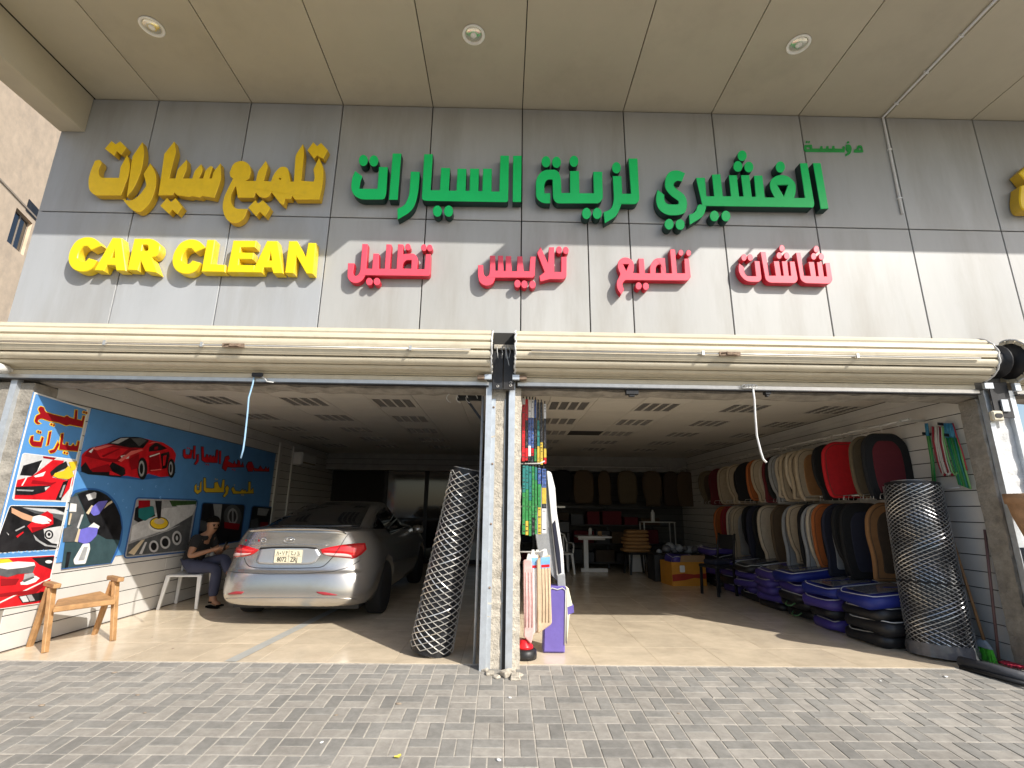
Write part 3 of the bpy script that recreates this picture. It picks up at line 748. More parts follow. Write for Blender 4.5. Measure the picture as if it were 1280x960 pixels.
# unseen boxes added on the canopy's front edge to notch the panels' shade line
for x0, x1, dy, nm in ((-.33, .04, .19, 'left'), (1.755, 2.186, .36, 'middle'), (3.55, 3.81, .16, 'right')):
    t = thing('shadow_box', '%s unseen shadow box on the front edge of the canopy' % {'left': 'flat grey', 'middle': 'longest grey', 'right': 'smallest grey'}[nm], 'shadow_box', 'unseen shadow boxes along the canopy edge')
    b = MB(); b.box(x0, x1, CY-.02-dy, CY-.021, SZ+.002, SZ+.06); b.build('housing', 'conduit', t, bev=.006)
    b = MB(); b.box(x0+.03, x1-.03, CY-.01-dy, CY-.04, SZ-.004, SZ+.0015); b.build('lens', 'lamp_glass', t)  # plate under each added box; no lamp inside

# ================================================================== ROLLER SHUTTERS
RC_Y, RC_Z, RR = 4.655, 2.835, .215
def shutter(label, x0, x1, knobs):
    t = thing('roller_shutter', label, 'shutter', 'rolled up shutters')
    b = MB(); b.lathe([(RR-.035, x0+.01), (RR-.035, x1-.01)], 28, (0, RC_Y, RC_Z), X=(0, 1, 0), Y=(0, 0, 1), Z=(1, 0, 0)); b.build('drum', 'black_steel', t)
    a0 = 168.0; step = 24.0; k = 0; a = a0-85
    n = 9
    # slats run round the front of the drum from its top (90 deg) to its underside
    for i in range(12):
        s0 = 72+step*i; s1 = s0+step-3.0
        if s0 > 300: break
        rows = []
        prof = []
        for q in range(n+1):
            u = q/n
            hump = .0135*math.sin(math.pi*min(1, max(0, u*1.05)))**.6
            lip = .010 if .86 < u < .96 else 0
            prof.append((RR-.008+hump+(-.006 if u > .97 else 0)+lip*.4, s0+(s1-s0)*u))
        inner = [(RR-.032, s1), (RR-.032, s0)]
        ring = [(RC_Y+r*math.cos(rad(aa)), RC_Z+r*math.sin(rad(aa))) for r, aa in prof+inner]
        wob = rng.uniform(-.004, .004)
        b = MB(); b.grid([[(x0+rng.uniform(-.012, .012), y, z) for y, z in ring], [(x1+rng.uniform(-.012, .012), y, z) for y, z in ring]], smooth=False, closed=True)
        b.add([(x0, y, z) for y, z in ring], [tuple(range(len(ring)))]); b.add([(x1, y, z) for y, z in ring], [tuple(range(len(ring)-1, -1, -1))])
        b.build('slat', 'cream_slat', t)
    # hanging end of the curtain: two flat slats and the bottom bar
    for z0, z1 in ((2.60, 2.665), (2.545, 2.598)):
        b = MB(); b.box(x0+.05, x1-.05, 4.688, 4.704, z0, z1-.004); b.build('slat', 'cream_slat', t, bev=.004)
    b = MB(); b.box(x0+.03, x1-.03, 4.676, 4.712, 2.505, 2.543); b.box(x0+.03, x1-.03, 4.66, 4.72, 2.494, 2.5045, 1)
    b.build('bottom_bar', ['bar_alu', 'black_steel'], t)
    # thin locking rod lying along the roll
    zz = RC_Z+.0; yy = RC_Y-RR-.012
    b = MB(); b.tube([(x0+.15, yy-.003, zz-.045), (x1-.2, yy-.003, zz-.045)], .009, 8); b.build('lock_rod', 'bar_alu', t)
    for kx, kind in knobs:
        b = MB()
        if kind == 'lock':
            b.box(kx-.10, kx+.10, yy-.024, yy-.004, zz-.066, zz-.030); b.box(kx-.03, kx+.03, yy-.034, yy-.0241, zz-.06, zz-.036)
            b.tube([(kx-.08, yy-.026, zz-.048), (kx-.03, yy-.03, zz-.035), (kx+.06, yy-.028, zz-.06)], .007, 6)
        else:
            b.box(kx-.012, kx+.012, yy-.016, yy+.004, zz-.064, zz-.020)
        b.build('lock' if kind == 'lock' else 'rod_guide', 'rust' if kind == 'lock' else 'bar_alu', t)
    # ragged cut ends of the slats
    for xe in (x0, x1):
        b = MB(); pts = []
        for q in range(30):
            a = rad(78+q*6.4)
            pts.append((xe+rng.uniform(-.008, .008), RC_Y+(RR+.004)*math.cos(a), RC_Z+(RR+.004)*math.sin(a)))
        b.tube(pts, .009, 5, smooth=False); b.build('end_clip', 'white_plaster', t)
    return t
s1 = shutter('cream rolled up shutter over the left bay, with a bright locking rod', -5.35, -.135, [(-2.55, 'lock'), (-3.75, 'guide'), (-2.85, 'guide'), (-.9, 'guide')])
s2 = shutter('cream rolled up shutter over the right bay with a white pull rope', .09, 4.74, [(2.12, 'lock'), (1.87, 'guide'), (3.35, 'guide')])
s3 = shutter('cream shutter of the next bay starting at the right edge', 5.06, 7.5, [])
# guide rails, brackets and end plates
def rail(x, w, label, flange, y0=4.69, ztop=2.545, zbot=-.02):
    t = thing('guide_rail', label, 'guide rail', 'galvanised shutter guide rails')
    b = MB(); d = .06
    b.box(x-w/2, x+w/2, y0, y0+.004, zbot, ztop); b.box(x-w/2, x-w/2+.004, y0+.0041, y0+d, zbot, ztop); b.box(x+w/2-.004, x+w/2, y0+.0041, y0+d, zbot, ztop)
    b.build('channel', 'galvanised', t)
    if flange:
        b = MB(); fx0, fx1 = sorted((x+flange*w/2, x+flange*(w/2+.04))); b.box(fx0+.0005, fx1, y0+.04, y0+.045, zbot, ztop-.16); b.build('flange', 'galvanised', t)
        b = MB()
        for z in (2.30, 1.75, 1.2, .65): b.lathe([(.011, 0), (.011, -.006), (0, -.008)], 8, (x+flange*(w/2+.02), y0+.04, z), X=(1, 0, 0), Y=(0, 0, 1), Z=(0, 1, 0))
        b.build('bolts', 'rust', t)['kind'] = 'stuff'
    return t
rail(-.160, .055, 'galvanised guide rail on the left side of the centre column', 1)
rail(.066, .060, 'galvanised guide rail on the right side of the centre column', -1)
rail(-4.765, .06, 'galvanised guide rail at the left end of the left bay', 0, y0=4.70)
rail(4.795, .05, 'galvanised guide rail at the right end of the right bay', 0, y0=4.70)
rail(5.05, .06, 'galvanised guide rail of the next bay beyond the white column', 0, y0=4.70)
t = thing('support_plates', 'dark steel plates carrying the shutter drums above the centre column', 'steel plate')
for x0, x1 in ((-.128, -.028), (-.02, .088)):
    b = MB(); b.box(x0, x1, 4.64, 4.652, 2.46, 2.83); b.build('plate', 'black_steel', t, bev=.002)
b = MB(); b.box(-.125, .085, 4.67, 4.735, 2.88, 2.93); b.build('mortar_ledge', 'plaster_rough', t, bev=.008)
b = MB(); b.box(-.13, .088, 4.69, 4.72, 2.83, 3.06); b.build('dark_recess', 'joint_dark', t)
b = MB()
for k in range(5):
    xs = -.09+.04*k; b.tube([(xs, 4.665, 2.90), (xs+rng.uniform(-.02, .02), 4.63, 2.84), (xs+rng.uniform(-.02, .03), 4.645, 2.76)], .003, 5)
b.tube([(.0, 4.66, 2.89), (.01, 4.63, 2.80), (.062, 4.66, 2.58)], .004, 6)
b.build('wire', 'rope_white', t)['kind'] = 'stuff'
b = MB()
for x, z in ((-.075, 2.49), (.05, 2.50), (.052, 2.53)): b.tube([(x+.011*math.cos(a), 4.634, z+.011*math.sin(a)) for a in [i*math.pi/5 for i in range(10)]], .0025, 5, closed=True)
b.build('washer', 'bar_alu', t)['kind'] = 'stuff'
for x, lab in ((-.17, 'left'), (.1, 'right')):
    for kk in (0, 1):
        b = MB(); xx = x-(.07 if lab == 'left' else -.07)*kk
        b.box(xx-.035, xx+.035, 4.60, 4.64+.02*kk, 2.55+.004*kk, 2.60-.01*kk); b.build('bracket', 'rust' if kk else 'galvanised', t, bev=.003)
t = thing('support_plates', 'black crumpled plate and drum end between the right shutters', 'steel plate')
b = MB(); b.box(4.80, 4.99, 4.66, 4.672, 2.26, 2.62); b.build('plate', 'black_steel', t, bev=.003)
b = MB(); b.lathe([(.17, 0), (.18, .02), (.12, .03), (.13, .07), (.12, .14), (.17, .15), (.165, .17)], 20, (4.79, RC_Y+.02, RC_Z), X=(0, 1, 0), Y=(0, 0, 1), Z=(1, 0, 0)); b.build('drum_end', 'black_steel', t)
b = MB(); b.box(4.71, 4.80, 4.61, 4.64, 2.54, 2.60); b.box(5.0, 5.06, 4.60, 4.64, 2.52, 2.60); b.build('bracket', 'galvanised', t, bev=.003)
b = MB(); b.box(4.87, 4.94, 4.64, 4.658, 2.32, 2.44); b.build('cover_plate', 'galvanised', t, bev=.002)
t = thing('door_sensor', 'cream square sensor box with dark eye on the white right column', 'sensor')
p = PY(1251, 519, 4.62)
b = MB(); b.box(p.x-.055, p.x+.055, 4.64, 4.69, p.z-.05, p.z+.05); b.build('housing', mm('cream_plastic', (.66, .60, .46), .5), t, bev=.012)
b = MB(); b.prism(fillet([(p.x-.035, p.z-.022, .02), (p.x+.035, p.z-.022, .02), (p.x+.035, p.z+.022, .02), (p.x-.035, p.z+.022, .02)]), lambda u, v, w: Vector((u, w, v)), 4.634, 4.641); b.build('eye', 'black_steel', t)
t = thing('security_camera', 'small white camera under the left end of the left shutter', 'camera')
p = PY(3, 461, 4.60)
b = MB(); b.lathe([(.0, -.07), (.035, -.065), (.045, -.03), (.045, .06), (.0, .07)], 16, (p.x, 4.58, p.z), X=(1, 0, 0), Y=(0, 0, 1), Z=(0, 1, 0)); b.build('housing', 'white_plastic', t)
b = MB(); b.lathe([(.024, -.074), (.0, -.078)], 14, (p.x+.006, 4.585, p.z), X=(1, 0, 0), Y=(0, 0, 1), Z=(0, 1, 0)); b.build('eye', 'black_steel', t)
b = MB(); b.bar((p.x, 4.64, p.z), (p.x, 4.74, p.z+.02), .03, .03); b.build('bracket', 'white_plastic', t)
# pull ropes
t = thing('pull_rope', 'pale blue cord hanging from the bottom bar of the left shutter', 'rope')
b = MB(); b.tube([PY(x, y, 4.66) for x, y in ((318, 468), (316, 480), (311, 497), (309, 520), (306, 548), (304, 562), (301, 573))], .008, 7); b.build('cord', 'rope_blue', t)
b = MB(); p = PY(322, 469, 4.65); b.box(p.x-.05, p.x+.055, 4.63, 4.655, p.z-.018, p.z+.022); b.build('lock', 'black_steel', t, bev=.005)
b = MB(); b.tube([PY(x, y, 4.645) for x, y in ((326, 470), (331, 473), (334, 477), (342, 478))], .005, 5); b.build('cord_end', 'rope_white', t)
t = thing('pull_rope', 'white cord hanging from the bottom bar of the right shutter', 'rope')
b = MB(); b.tube([PY(x, y, 4.66) for x, y in ((941, 485), (943, 500), (944, 520), (946, 545), (951, 565), (954, 574), (958, 578))], .010, 7); b.build('cord', 'rope_white', t)
b = MB()
for k in range(4):
    c = PY(931+4*k, 483, 4.655); b.tube([(c.x+.03*math.cos(i*.7)+rng.uniform(-.004, .004), 4.65+.012*math.sin(i*1.3), c.z+.018*math.sin(i*.7)) for i in range(9)], .006, 5)
b.build('knot', 'rope_white', t)['kind'] = 'stuff'
# steel pole and dark second guide on the left of the centre column
t = thing('steel_pole', 'slim white pole standing in the left bay beside the centre column', 'pole')
b = MB(); b.tube([(-.238, 4.86, .0), (-.225, 4.86, 2.44)], .013, 8); b.build('pole', 'galvanised', t)
t = thing('bracket_arm', 'black diagonal bracket under the ceiling beside the centre column', 'bracket')
b = MB(); b.bar((-.50, 5.05, 2.46), (-.25, 5.05, 2.46), .05, .05); b.build('arm', 'black_steel', t)
b = MB(); b.bar((-.40, 5.05, 2.44), (-.22, 5.05, 2.2), .025, .025); b.build('brace', 'black_steel', t)
b = MB()
for k in range(3): b.tube([(-.55+.1*k+.06*math.cos(a), 5.0+.01*k, 2.45+.05*math.sin(a)) for a in [i*.5 for i in range(10)]], .004, 5)
b.build('wire', 'rope_white', t)['kind'] = 'stuff'
t = thing('tension_wire', 'thin white wire strung across the right bay below its shutter', 'wire')
b = MB(); b.tube([PY(678, 486, 5.06), PY(940, 494.5, 5.06), PY(1206, 498, 5.06)], .006, 6); b.build('wire', 'shelf_white', t)
for x, y, lab in ((790, 490, 'larger black clip under the right shutter, left of the white rope'), (959, 490, 'smaller black clip under the right shutter, just right of the white rope')):
    p = PY(x, y, 4.70); b = MB(); w_ = .06 if x < 900 else .025; b.box(p.x-w_, p.x+w_, 4.68, 4.74, p.z-.025, 2.4935); b.box(p.x-w_*.5, p.x+w_*.4, 4.69, 4.73, p.z-.045, p.z-.0255)
    tag(b.build('shutter_clip', 'black_steel', weld=False), lab, 'clip', 'clips under the right shutter')
# loose concrete chunks at the foot of the column
for k, (x, y, s) in enumerate(((606, 838, .035), (612, 842, .045), (621, 845, .03), (633, 843, .06), (644, 846, .05), (650, 843, .03), (640, 838, .04))):
    p = PZ(x, y, zr(4.64)); b = MB()
    v = [(s*rng.uniform(.6, 1)*sx, s*rng.uniform(.6, 1)*sy, s*rng.uniform(.4, .8)*(1 if sz > 0 else 0)) for sz in (-1, 1) for sy in (-1, 1) for sx in (-1, 1)]
    b.add(v, [(0, 2, 3, 1), (4, 5, 7, 6), (0, 1, 5, 4), (2, 6, 7, 3), (0, 4, 6, 2), (1, 3, 7, 5)])
    o = b.build('concrete_chunk', 'plaster_rough', bev=.006, loc=(p.x, p.y-.02, zr(p.y-.02)-.004)); o.rotation_euler = (0, 0, rng.uniform(0, 3))
    tag(o, ['small concrete crumb at the left foot of the centre column', 'concrete lump left of the middle of the column foot', 'small crumb under the bare plaster strip', 'largest pale concrete lump at the column foot', 'second largest lump, under the right guide rail', 'rightmost concrete crumb at the column foot', 'concrete lump just left of the right guide rail'][k], 'rubble', 'concrete lumps at the column foot')
# ================================================================== PRINTED BOARDS ON THE LEFT WALL
XB = XL+.012                      # front face of the boards
def bp(x, y): q = PX(x, y, XB); return (q.y, q.z)
PB = lambda u, v, w: Vector((XB+w, u, v))
def S(z, pts, n=5): return [bp(x, y) for x, y in z(pts, n)]
def sheet(b, pts, layer, mi):
    d = .0004+.0005*layer
    b.prism(pts, PB, d, d-.0004, mi=mi)
def picture(parent, name, z, shapes, mats_, label=None):
    """flat print: shapes = [(material, outline)], laid one on the other."""
    b = MB(); mats = []
    for i, (m, pts) in enumerate(shapes):
        if m not in mats: mats.append(m)
        sheet(b, S(z, pts), 4+i, mats.index(m))
    return b.build(name, mats, parent, label=label, weld=False)
M('p_red', (.62, .014, .022), .3, var=.28, scale=7); M('p_dred', (.30, .006, .012), .4, var=.1)
M('p_black', (.016, .016, .018), .3, var=.6, scale=9); M('p_yellow', (.82, .56, .03), .4, var=.08); M('p_white', (.78, .78, .76), .4, var=.05)
M('p_grey', (.36, .37, .38), .4, var=.2, scale=14); M('p_lgrey', (.58, .59, .60), .4, var=.15, scale=10); M('p_dgrey', (.10, .105, .11), .4, var=.3, scale=14)
M('p_pink', (.80, .16, .14), .35, var=.15); M('p_skin', (.62, .36, .22), .45); M('p_glove', (.16, .15, .58), .45, var=.12, scale=14); M('p_teal', (.02, .17, .17), .45)
M('p_dteal', (.04, .075, .085), .4, var=.2, scale=8); M('p_blue2', (.03, .12, .36), .4, var=.05); M('p_lblue', (.22, .46, .80), .4, var=.2, scale=12)
M('p_cream', (.62, .52, .36), .45); M('p_green', (.03, .08, .02), .5, var=.4, scale=20)
za = Zm(0, 480, 1/6); zb_ = Zm(0, 630, .1459); zc = Zm(0, 460, .25); zd = Zm(80, 600, .125); ze = Zm(210, 540, .125)
# --- tall board next to the left column
t1 = thing('advert_board', 'tall narrow blue car wash board at the left edge with red Arabic lettering over photos', 'board')
cor = [bp(43, 490), bp(110, 511), bp(72.5, 722), bp(-45, 771)]
yl = bp(43, 490)[0]
cor = [(yl, cor[0][1]), cor[1], (cor[1][0]+.02, cor[2][1]), (yl, .385)]
b = MB(); b.prism(cor, lambda u, v, w: Vector((XB+w, u, v)), 0, -.0115); b.build('panel', 'blue_board', t1)
b = MB(); o_ = cor; i_ = inset(cor, .014); b.prism(o_, PB, .0035, -.002, holes=[i_]); b.build('edge_strip', 'white_plastic', t1)
txt1 = [(282, 187, 12), (300, 166, 12), (328, 176, 12), (333, 200, 8), (345, 212), (395, 228), (455, 243), (480, 250), (500, 236, 8), (520, 252), (555, 262), (562, 195), (578, 197), (574, 266), (612, 275), (620, 240), (634, 242), (616, 324), (560, 313), (520, 305), (495, 312), (440, 290), (365, 276), (312, 258), (290, 262, 10), (276, 280, 8), (302, 296), (278, 303, 12), (255, 280, 12), (268, 238, 10), (300, 222)]
txt2 = [[(228, 392), (246, 388), (246, 428), (298, 434), (310, 396), (324, 402), (306, 472), (238, 466, 15), (216, 432, 15)],
        [(365, 358), (382, 354), (362, 455), (346, 460)], [(430, 430), (440, 455), (410, 512, 20), (372, 520, 10), (364, 500), (400, 490, 10), (416, 460)],
        [(455, 373), (472, 370), (463, 450), (490, 460), (495, 438), (506, 440), (506, 463), (530, 466), (545, 448), (556, 466), (570, 462), (580, 428), (592, 432), (578, 504), (438, 490)]]
dd = [ell(x, y, 8, 8, 8) for x, y in ((382, 302), (399, 308), (626, 212), (643, 217), (281, 357), (297, 362), (478, 514), (497, 519))]
sh = []
for p in [txt1]+txt2+dd: sh.append(('p_cream' if 0 else 'p_yellow', inset(fillet(p), -5.5)))
for p in [txt1]+txt2+dd: sh.append(('p_dred', p))
for k, (nm, q) in enumerate((('upper', [0]+[1+4+i for i in range(4)]), ('lower', [1, 2, 3, 4]+[5+4+i for i in range(4)]))):
    n = len(sh)//2
    picture(t1, 'printed_word', za, [sh[i] for i in q]+[sh[n+i] for i in q], None)
fr = [(172, 520, 18), (580, 572, 18), (522, 882, 18), (92, 866, 18)]
picture(t1, 'printed_photo', za, [('p_white', inset(fillet(fr), -5)), ('p_lgrey', fr),
    ('p_red', [(128, 720), (240, 690), (330, 620), (395, 568), (480, 575), (440, 640), (390, 700), (500, 722), (562, 640), (540, 760), (450, 872), (105, 862), (118, 760)]),
    ('p_black', [(172, 612), (312, 570), (300, 632), (240, 690), (146, 684)]), ('p_dred', [(320, 540), (420, 553), (400, 568), (322, 556)]),
    ('p_white', [(250, 690), (340, 655), (320, 690), (262, 700)]), ('p_white', [(300, 595), (312, 580), (300, 625), (275, 655)]),
    ('p_dred', [(240, 720), (380, 740), (420, 735), (380, 757), (230, 745)]), ('p_white', [(195, 692), (205, 692), (165, 762), (155, 762)]),
    ('p_black', [(112, 772), (378, 760), (330, 810), (240, 832), (108, 830)]), ('p_lgrey', [(330, 775), (370, 767), (335, 800)]), ('p_grey', [(120, 790), (250, 795), (240, 806), (120, 800)]),
    ('p_black', [(468, 735), (508, 720), (452, 872), (412, 866)]), ('p_grey', [(470, 760), (485, 755), (452, 850), (438, 850)]),
    ('p_yellow', [(508, 585), (574, 578), (560, 640), (535, 652)]), ('p_black', [(425, 612), (490, 578), (505, 622), (430, 655), (380, 690), (370, 660)]),
    ('p_yellow', [(392, 690), (405, 668), (470, 650), (508, 612), (530, 640), (548, 692), (505, 714), (430, 706)])], None)
fr = [(85, 15, 20), (568, 25, 20), (497, 388, 20), (-60, 420, 10)]
picture(t1, 'printed_photo', zb_, [('p_white', inset(fillet(fr), -6)), ('p_black', fr), ('p_dgrey', [(175, 25), (480, 40), (560, 75), (540, 150), (450, 110), (300, 80)]),
    ('p_lgrey', [(190, 30), (470, 45), (555, 78), (540, 92), (330, 62)]), ('p_lgrey', [(370, 215), (450, 200), (525, 188), (500, 345), (440, 335), (380, 290)]),
    ('p_black', ell(415, 262, 38, 40)), ('p_lgrey', ell(415, 262, 24, 27)), ('p_black', ell(415, 260, 13, 15)), ('p_grey', [(280, 260), (330, 310), (400, 350), (490, 360), (485, 375), (380, 360), (300, 310)]),
    ('p_red', [(330, 98), (400, 60), (448, 92), (452, 172), (360, 212), (270, 247), (228, 190), (270, 150)]), ('p_dred', [(260, 200), (360, 195), (420, 172), (360, 212), (272, 246)]),
    ('p_skin', [(92, 30), (180, 72), (278, 108), (266, 152), (190, 130), (92, 75)]), ('p_white', [(275, 108, 8), (330, 94, 8), (385, 108, 8), (436, 140, 8), (428, 152, 5), (395, 140), (422, 165, 5), (360, 172), (300, 162), (266, 150)]),
    ('p_lgrey', [(48, 240), (70, 262), (65, 268)]), ('p_red', [(130, 275), (190, 235), (195, 245), (140, 290)]), ('p_grey', [(120, 225), (200, 185), (205, 195), (128, 235)])], None)
fr = [(-60, 470), (466, 440, 12), (405, 800), (408, 838), (-70, 905)]
picture(t1, 'printed_photo', zb_, [('p_white', inset(fillet(fr), -5)), ('p_red', fr), ('p_black', [(270, 462), (462, 448), (440, 562), (335, 520)]), ('p_white', ell(415, 495, 30, 14)),
    ('p_yellow', [(-60, 478), (70, 468), (112, 500), (-60, 520)]), ('p_white', [(-60, 515), (150, 492), (290, 500), (300, 535), (120, 560), (-60, 560)]),
    ('p_dgrey', [(-60, 540), (60, 560), (200, 545), (300, 525), (275, 590), (150, 600), (60, 628), (-60, 600)]), ('p_grey', [(205, 600), (280, 590), (300, 625), (195, 655)]),
    ('p_white', [(168, 672), (300, 615), (335, 635), (300, 668), (230, 692), (172, 692)]), ('p_dgrey', [(180, 655), (280, 620), (290, 632), (200, 672)]), ('p_dred', [(0, 640), (160, 640), (130, 690), (0, 700)]),
    ('p_dred', [(-60, 775), (270, 735), (372, 660), (385, 690), (300, 760), (-60, 800)]), ('p_black', [(150, 790), (280, 768), (395, 745), (370, 818), (300, 835), (185, 848)]),
    ('p_lgrey', [(160, 795), (215, 785), (240, 835), (190, 842)]), ('p_grey', [(222, 783), (262, 776), (292, 826), (250, 834)])], None)
sc_ = [('p_lblue', [(-60+70*k, 425+3*k*-1), (-30+70*k, 438-4*k), (0+70*k, 420-4*k), (-5+70*k, 414-4*k), (-30+70*k, 426-4*k), (-55+70*k, 414-4*k)]) for k in range(1, 7)]
picture(t1, 'printed_pattern', zb_, sc_, None)
# --- long board
t2 = thing('advert_board', 'long blue car care board showing a red sports car, behind the seated man', 'board')
c2 = [bp(116.5, 511), bp(345, 566), bp(343, 645), bp(75, 713)]
yb0, yb1 = bp(113, 511)[0]+.02, bp(345, 566)[0]
zt_, zb2 = bp(117, 511)[1], .652
b = MB(); b.prism([(yb0, zb2+.09), (yb0, zt_), (yb1, zt_), (yb1, zb2+.09)], lambda u, v, w: Vector((XB+w, u, v)), 0, -.0115); b.build('panel', 'blue_board', t2)
ov = [(60, 165), (100, 105, 20), (200, 78, 60), (330, 82, 60), (440, 128, 60), (530, 225, 60), (580, 370, 70), (592, 490, 70), (570, 640, 70), (520, 745, 60), (478, 832), (-30, 895), (20, 500)]
ovi = [(55, 200), (110, 130), (230, 97, 40), (330, 100, 50), (430, 148, 60), (512, 240, 60), (560, 360, 70), (574, 480, 70), (553, 620, 70), (500, 740, 60), (462, 830), (-28, 885), (15, 560)]
picture(t2, 'printed_photo', zd, [('p_blue2', ov), ('p_dteal', ovi), ('p_black', [(130, 140), (230, 105), (330, 105), (430, 155), (510, 245), (560, 360), (575, 480), (555, 600), (420, 590), (330, 540), (250, 420), (200, 300)]),
    ('p_dgrey', [(60, 170), (130, 160), (200, 320), (140, 480), (40, 440)]), ('p_dteal', [(380, 600), (540, 640), (500, 740), (470, 800), (260, 820), (240, 720), (330, 600)]),
    ('p_lgrey', [(215, 150), (300, 120), (320, 130), (315, 180), (240, 205)]), ('p_lgrey', [(170, 345), (192, 345), (140, 492), (122, 485)]), ('p_cream', [(58, 330), (76, 335), (50, 452), (34, 445)]),
    ('p_white', [(60, 232), (122, 240), (116, 318), (46, 316)]), ('p_cream', [(215, 330), (270, 250), (290, 262), (240, 345)]),
    ('p_glove', [(272, 275, 10), (340, 215, 10), (432, 205), (400, 265, 10), (342, 345, 10), (290, 358, 10), (258, 325, 10)]), ('p_cream', [(425, 235), (470, 205), (480, 225), (440, 250), (390, 290)]),
    ('p_dgrey', [(-10, 485), (80, 452), (142, 490), (112, 618), (-20, 620)]), ('p_cream', [(138, 488), (158, 492), (128, 622), (98, 615)]),
    ('p_white', [(232, 472), (290, 425), (348, 462), (335, 490)]), ('p_glove', [(155, 495, 10), (240, 470, 10), (332, 480, 10), (318, 555, 20), (255, 620, 20), (200, 640, 10), (132, 618, 10)]),
    ('p_white', [(178, 640, 10), (246, 632, 10), (252, 690, 10), (205, 838, 15), (95, 845, 15), (84, 800, 15)]), ('p_grey', [(190, 668), (228, 668), (192, 800), (132, 806)]),
    ('p_black', [(20, 720), (60, 720), (30, 870), (0, 875)])], None)
# red sports car
RC_ = [('p_blue2', [(400, 520), (560, 545), (700, 560), (860, 545), (880, 520), (700, 535), (420, 490)]),
    ('p_red', [(408, 432, 10), (448, 400, 20), (532, 380), (600, 350, 20), (700, 346, 30), (765, 364, 20), (812, 372, 10), (862, 402, 10), (880, 432, 10), (870, 485), (850, 540), (805, 545), (740, 528), (700, 552), (640, 540), (540, 535), (440, 528), (403, 500, 10)]),
    ('p_black', [(535, 378), (602, 345, 20), (700, 345, 20), (745, 362), (715, 400), (640, 398)]), ('p_dred', [(445, 402), (535, 382), (690, 404), (600, 470), (540, 470), (420, 440)]), ('p_red', [(470, 405), (560, 395), (640, 405), (580, 455), (500, 450)]),
    ('p_black', [(745, 395), (780, 370, 8), (835, 402), (800, 412), (742, 418)]), ('p_black', [(403, 495), (425, 470), (450, 510), (545, 490), (560, 470), (620, 500), (625, 530), (600, 546), (440, 532), (405, 518)]),
    ('p_dred', [(450, 505), (540, 480), (560, 520), (460, 520)]), ('p_white', [(600, 440), (648, 430), (640, 452), (608, 455)]), ('p_black', [(610, 442), (630, 437), (628, 450), (612, 452)]), ('p_white', [(440, 418), (470, 395), (452, 425)]),
    ('p_dred', [(740, 440), (790, 420), (800, 500), (745, 520)]), ('p_white', [(745, 440), (795, 424), (796, 429), (746, 446)]), ('p_black', [(800, 430), (842, 418), (845, 440), (830, 500), (808, 505)]), ('p_red', [(812, 440), (830, 434), (822, 485), (812, 490)]),
    ('p_black', ell(708, 503, 25, 56)), ('p_grey', ell(704, 503, 15, 40)), ('p_black', ell(703, 503, 9, 27)), ('p_black', ell(853, 502, 19, 48)), ('p_grey', ell(850, 502, 10, 34)), ('p_black', ell(849, 502, 6, 22)),
    ('p_dred', [(768, 395), (785, 392), (785, 406), (765, 408)]),
    ('p_pink', [(455, 402), (530, 384), (560, 386), (480, 412)]), ('p_pink', [(585, 462), (650, 415), (700, 406), (712, 410), (640, 440), (600, 470)]), ('p_dred', [(500, 440), (590, 402), (596, 404), (512, 446)]),
    ('p_grey', [(548, 376), (600, 350), (640, 349), (585, 378)]), ('p_dgrey', [(650, 352), (700, 350), (728, 362), (690, 392)]), ('p_pink', [(735, 380), (762, 368), (800, 376), (770, 374)]),
    ('p_dred', [(640, 455), (690, 430), (685, 500), (650, 510)]), ('p_black', [(575, 500), (620, 508), (618, 520), (575, 512)]), ('p_red', [(540, 512), (560, 520), (600, 540), (540, 534)]), ('p_pink', [(745, 510), (800, 505), (800, 509), (746, 515)])]
picture(t2, 'printed_car', zc, RC_, None)
l1 = [[(150, 180), (168, 172), (172, 226), (214, 230), (225, 178), (242, 182), (230, 262), (165, 266, 10), (148, 240, 10)], [(253, 140), (271, 140), (266, 265), (250, 267)], [(285, 228), (302, 224), (302, 290, 8), (275, 326), (260, 320), (283, 285)],
      [(330, 148), (350, 150), (355, 252), (375, 254), (380, 225), (395, 227), (400, 254), (412, 254), (415, 232), (428, 236), (440, 258), (450, 238), (470, 258), (480, 180), (496, 180), (490, 306), (365, 302), (335, 280)], [(510, 190), (526, 190), (521, 316), (508, 316)],
      [(568, 250), (600, 238), (612, 265), (590, 290), (650, 322), (660, 292), (672, 322), (690, 322), (695, 280), (712, 290), (716, 332), (735, 332), (745, 300), (754, 348), (640, 352), (590, 346), (572, 388), (540, 362), (550, 310), (562, 282)],
      [(780, 340), (800, 300), (832, 300), (852, 350), (840, 392), (798, 392)], [(852, 362), (900, 372), (920, 340), (940, 372), (960, 376), (975, 350), (990, 380), (1005, 355), (1006, 392), (860, 388)]]
picture(t2, 'printed_word', ze, [('p_black', inset(fillet(p), -5)) for p in l1]+[('p_red', p) for p in l1]+[('p_red', ell(x, y, 7, 7, 8)) for x, y in ((190, 160), (208, 165), (375, 325), (395, 328), (640, 375), (660, 380))], None)
l2 = [[(265, 540), (280, 520), (285, 580), (310, 582), (320, 510), (332, 490), (332, 592), (292, 622, 10), (262, 592)], [(355, 458), (374, 460), (377, 560), (440, 566), (460, 560), (463, 508), (492, 498), (512, 552), (530, 562), (545, 478), (562, 480), (556, 602), (375, 602), (353, 580)],
      [(570, 560), (590, 533), (607, 560), (592, 620), (560, 652), (548, 640), (575, 600)], [(630, 570), (650, 548), (672, 590), (720, 597), (740, 573), (756, 592), (770, 578), (777, 602), (800, 592), (805, 498), (822, 500), (822, 592), (847, 560), (852, 612), (650, 617)]]
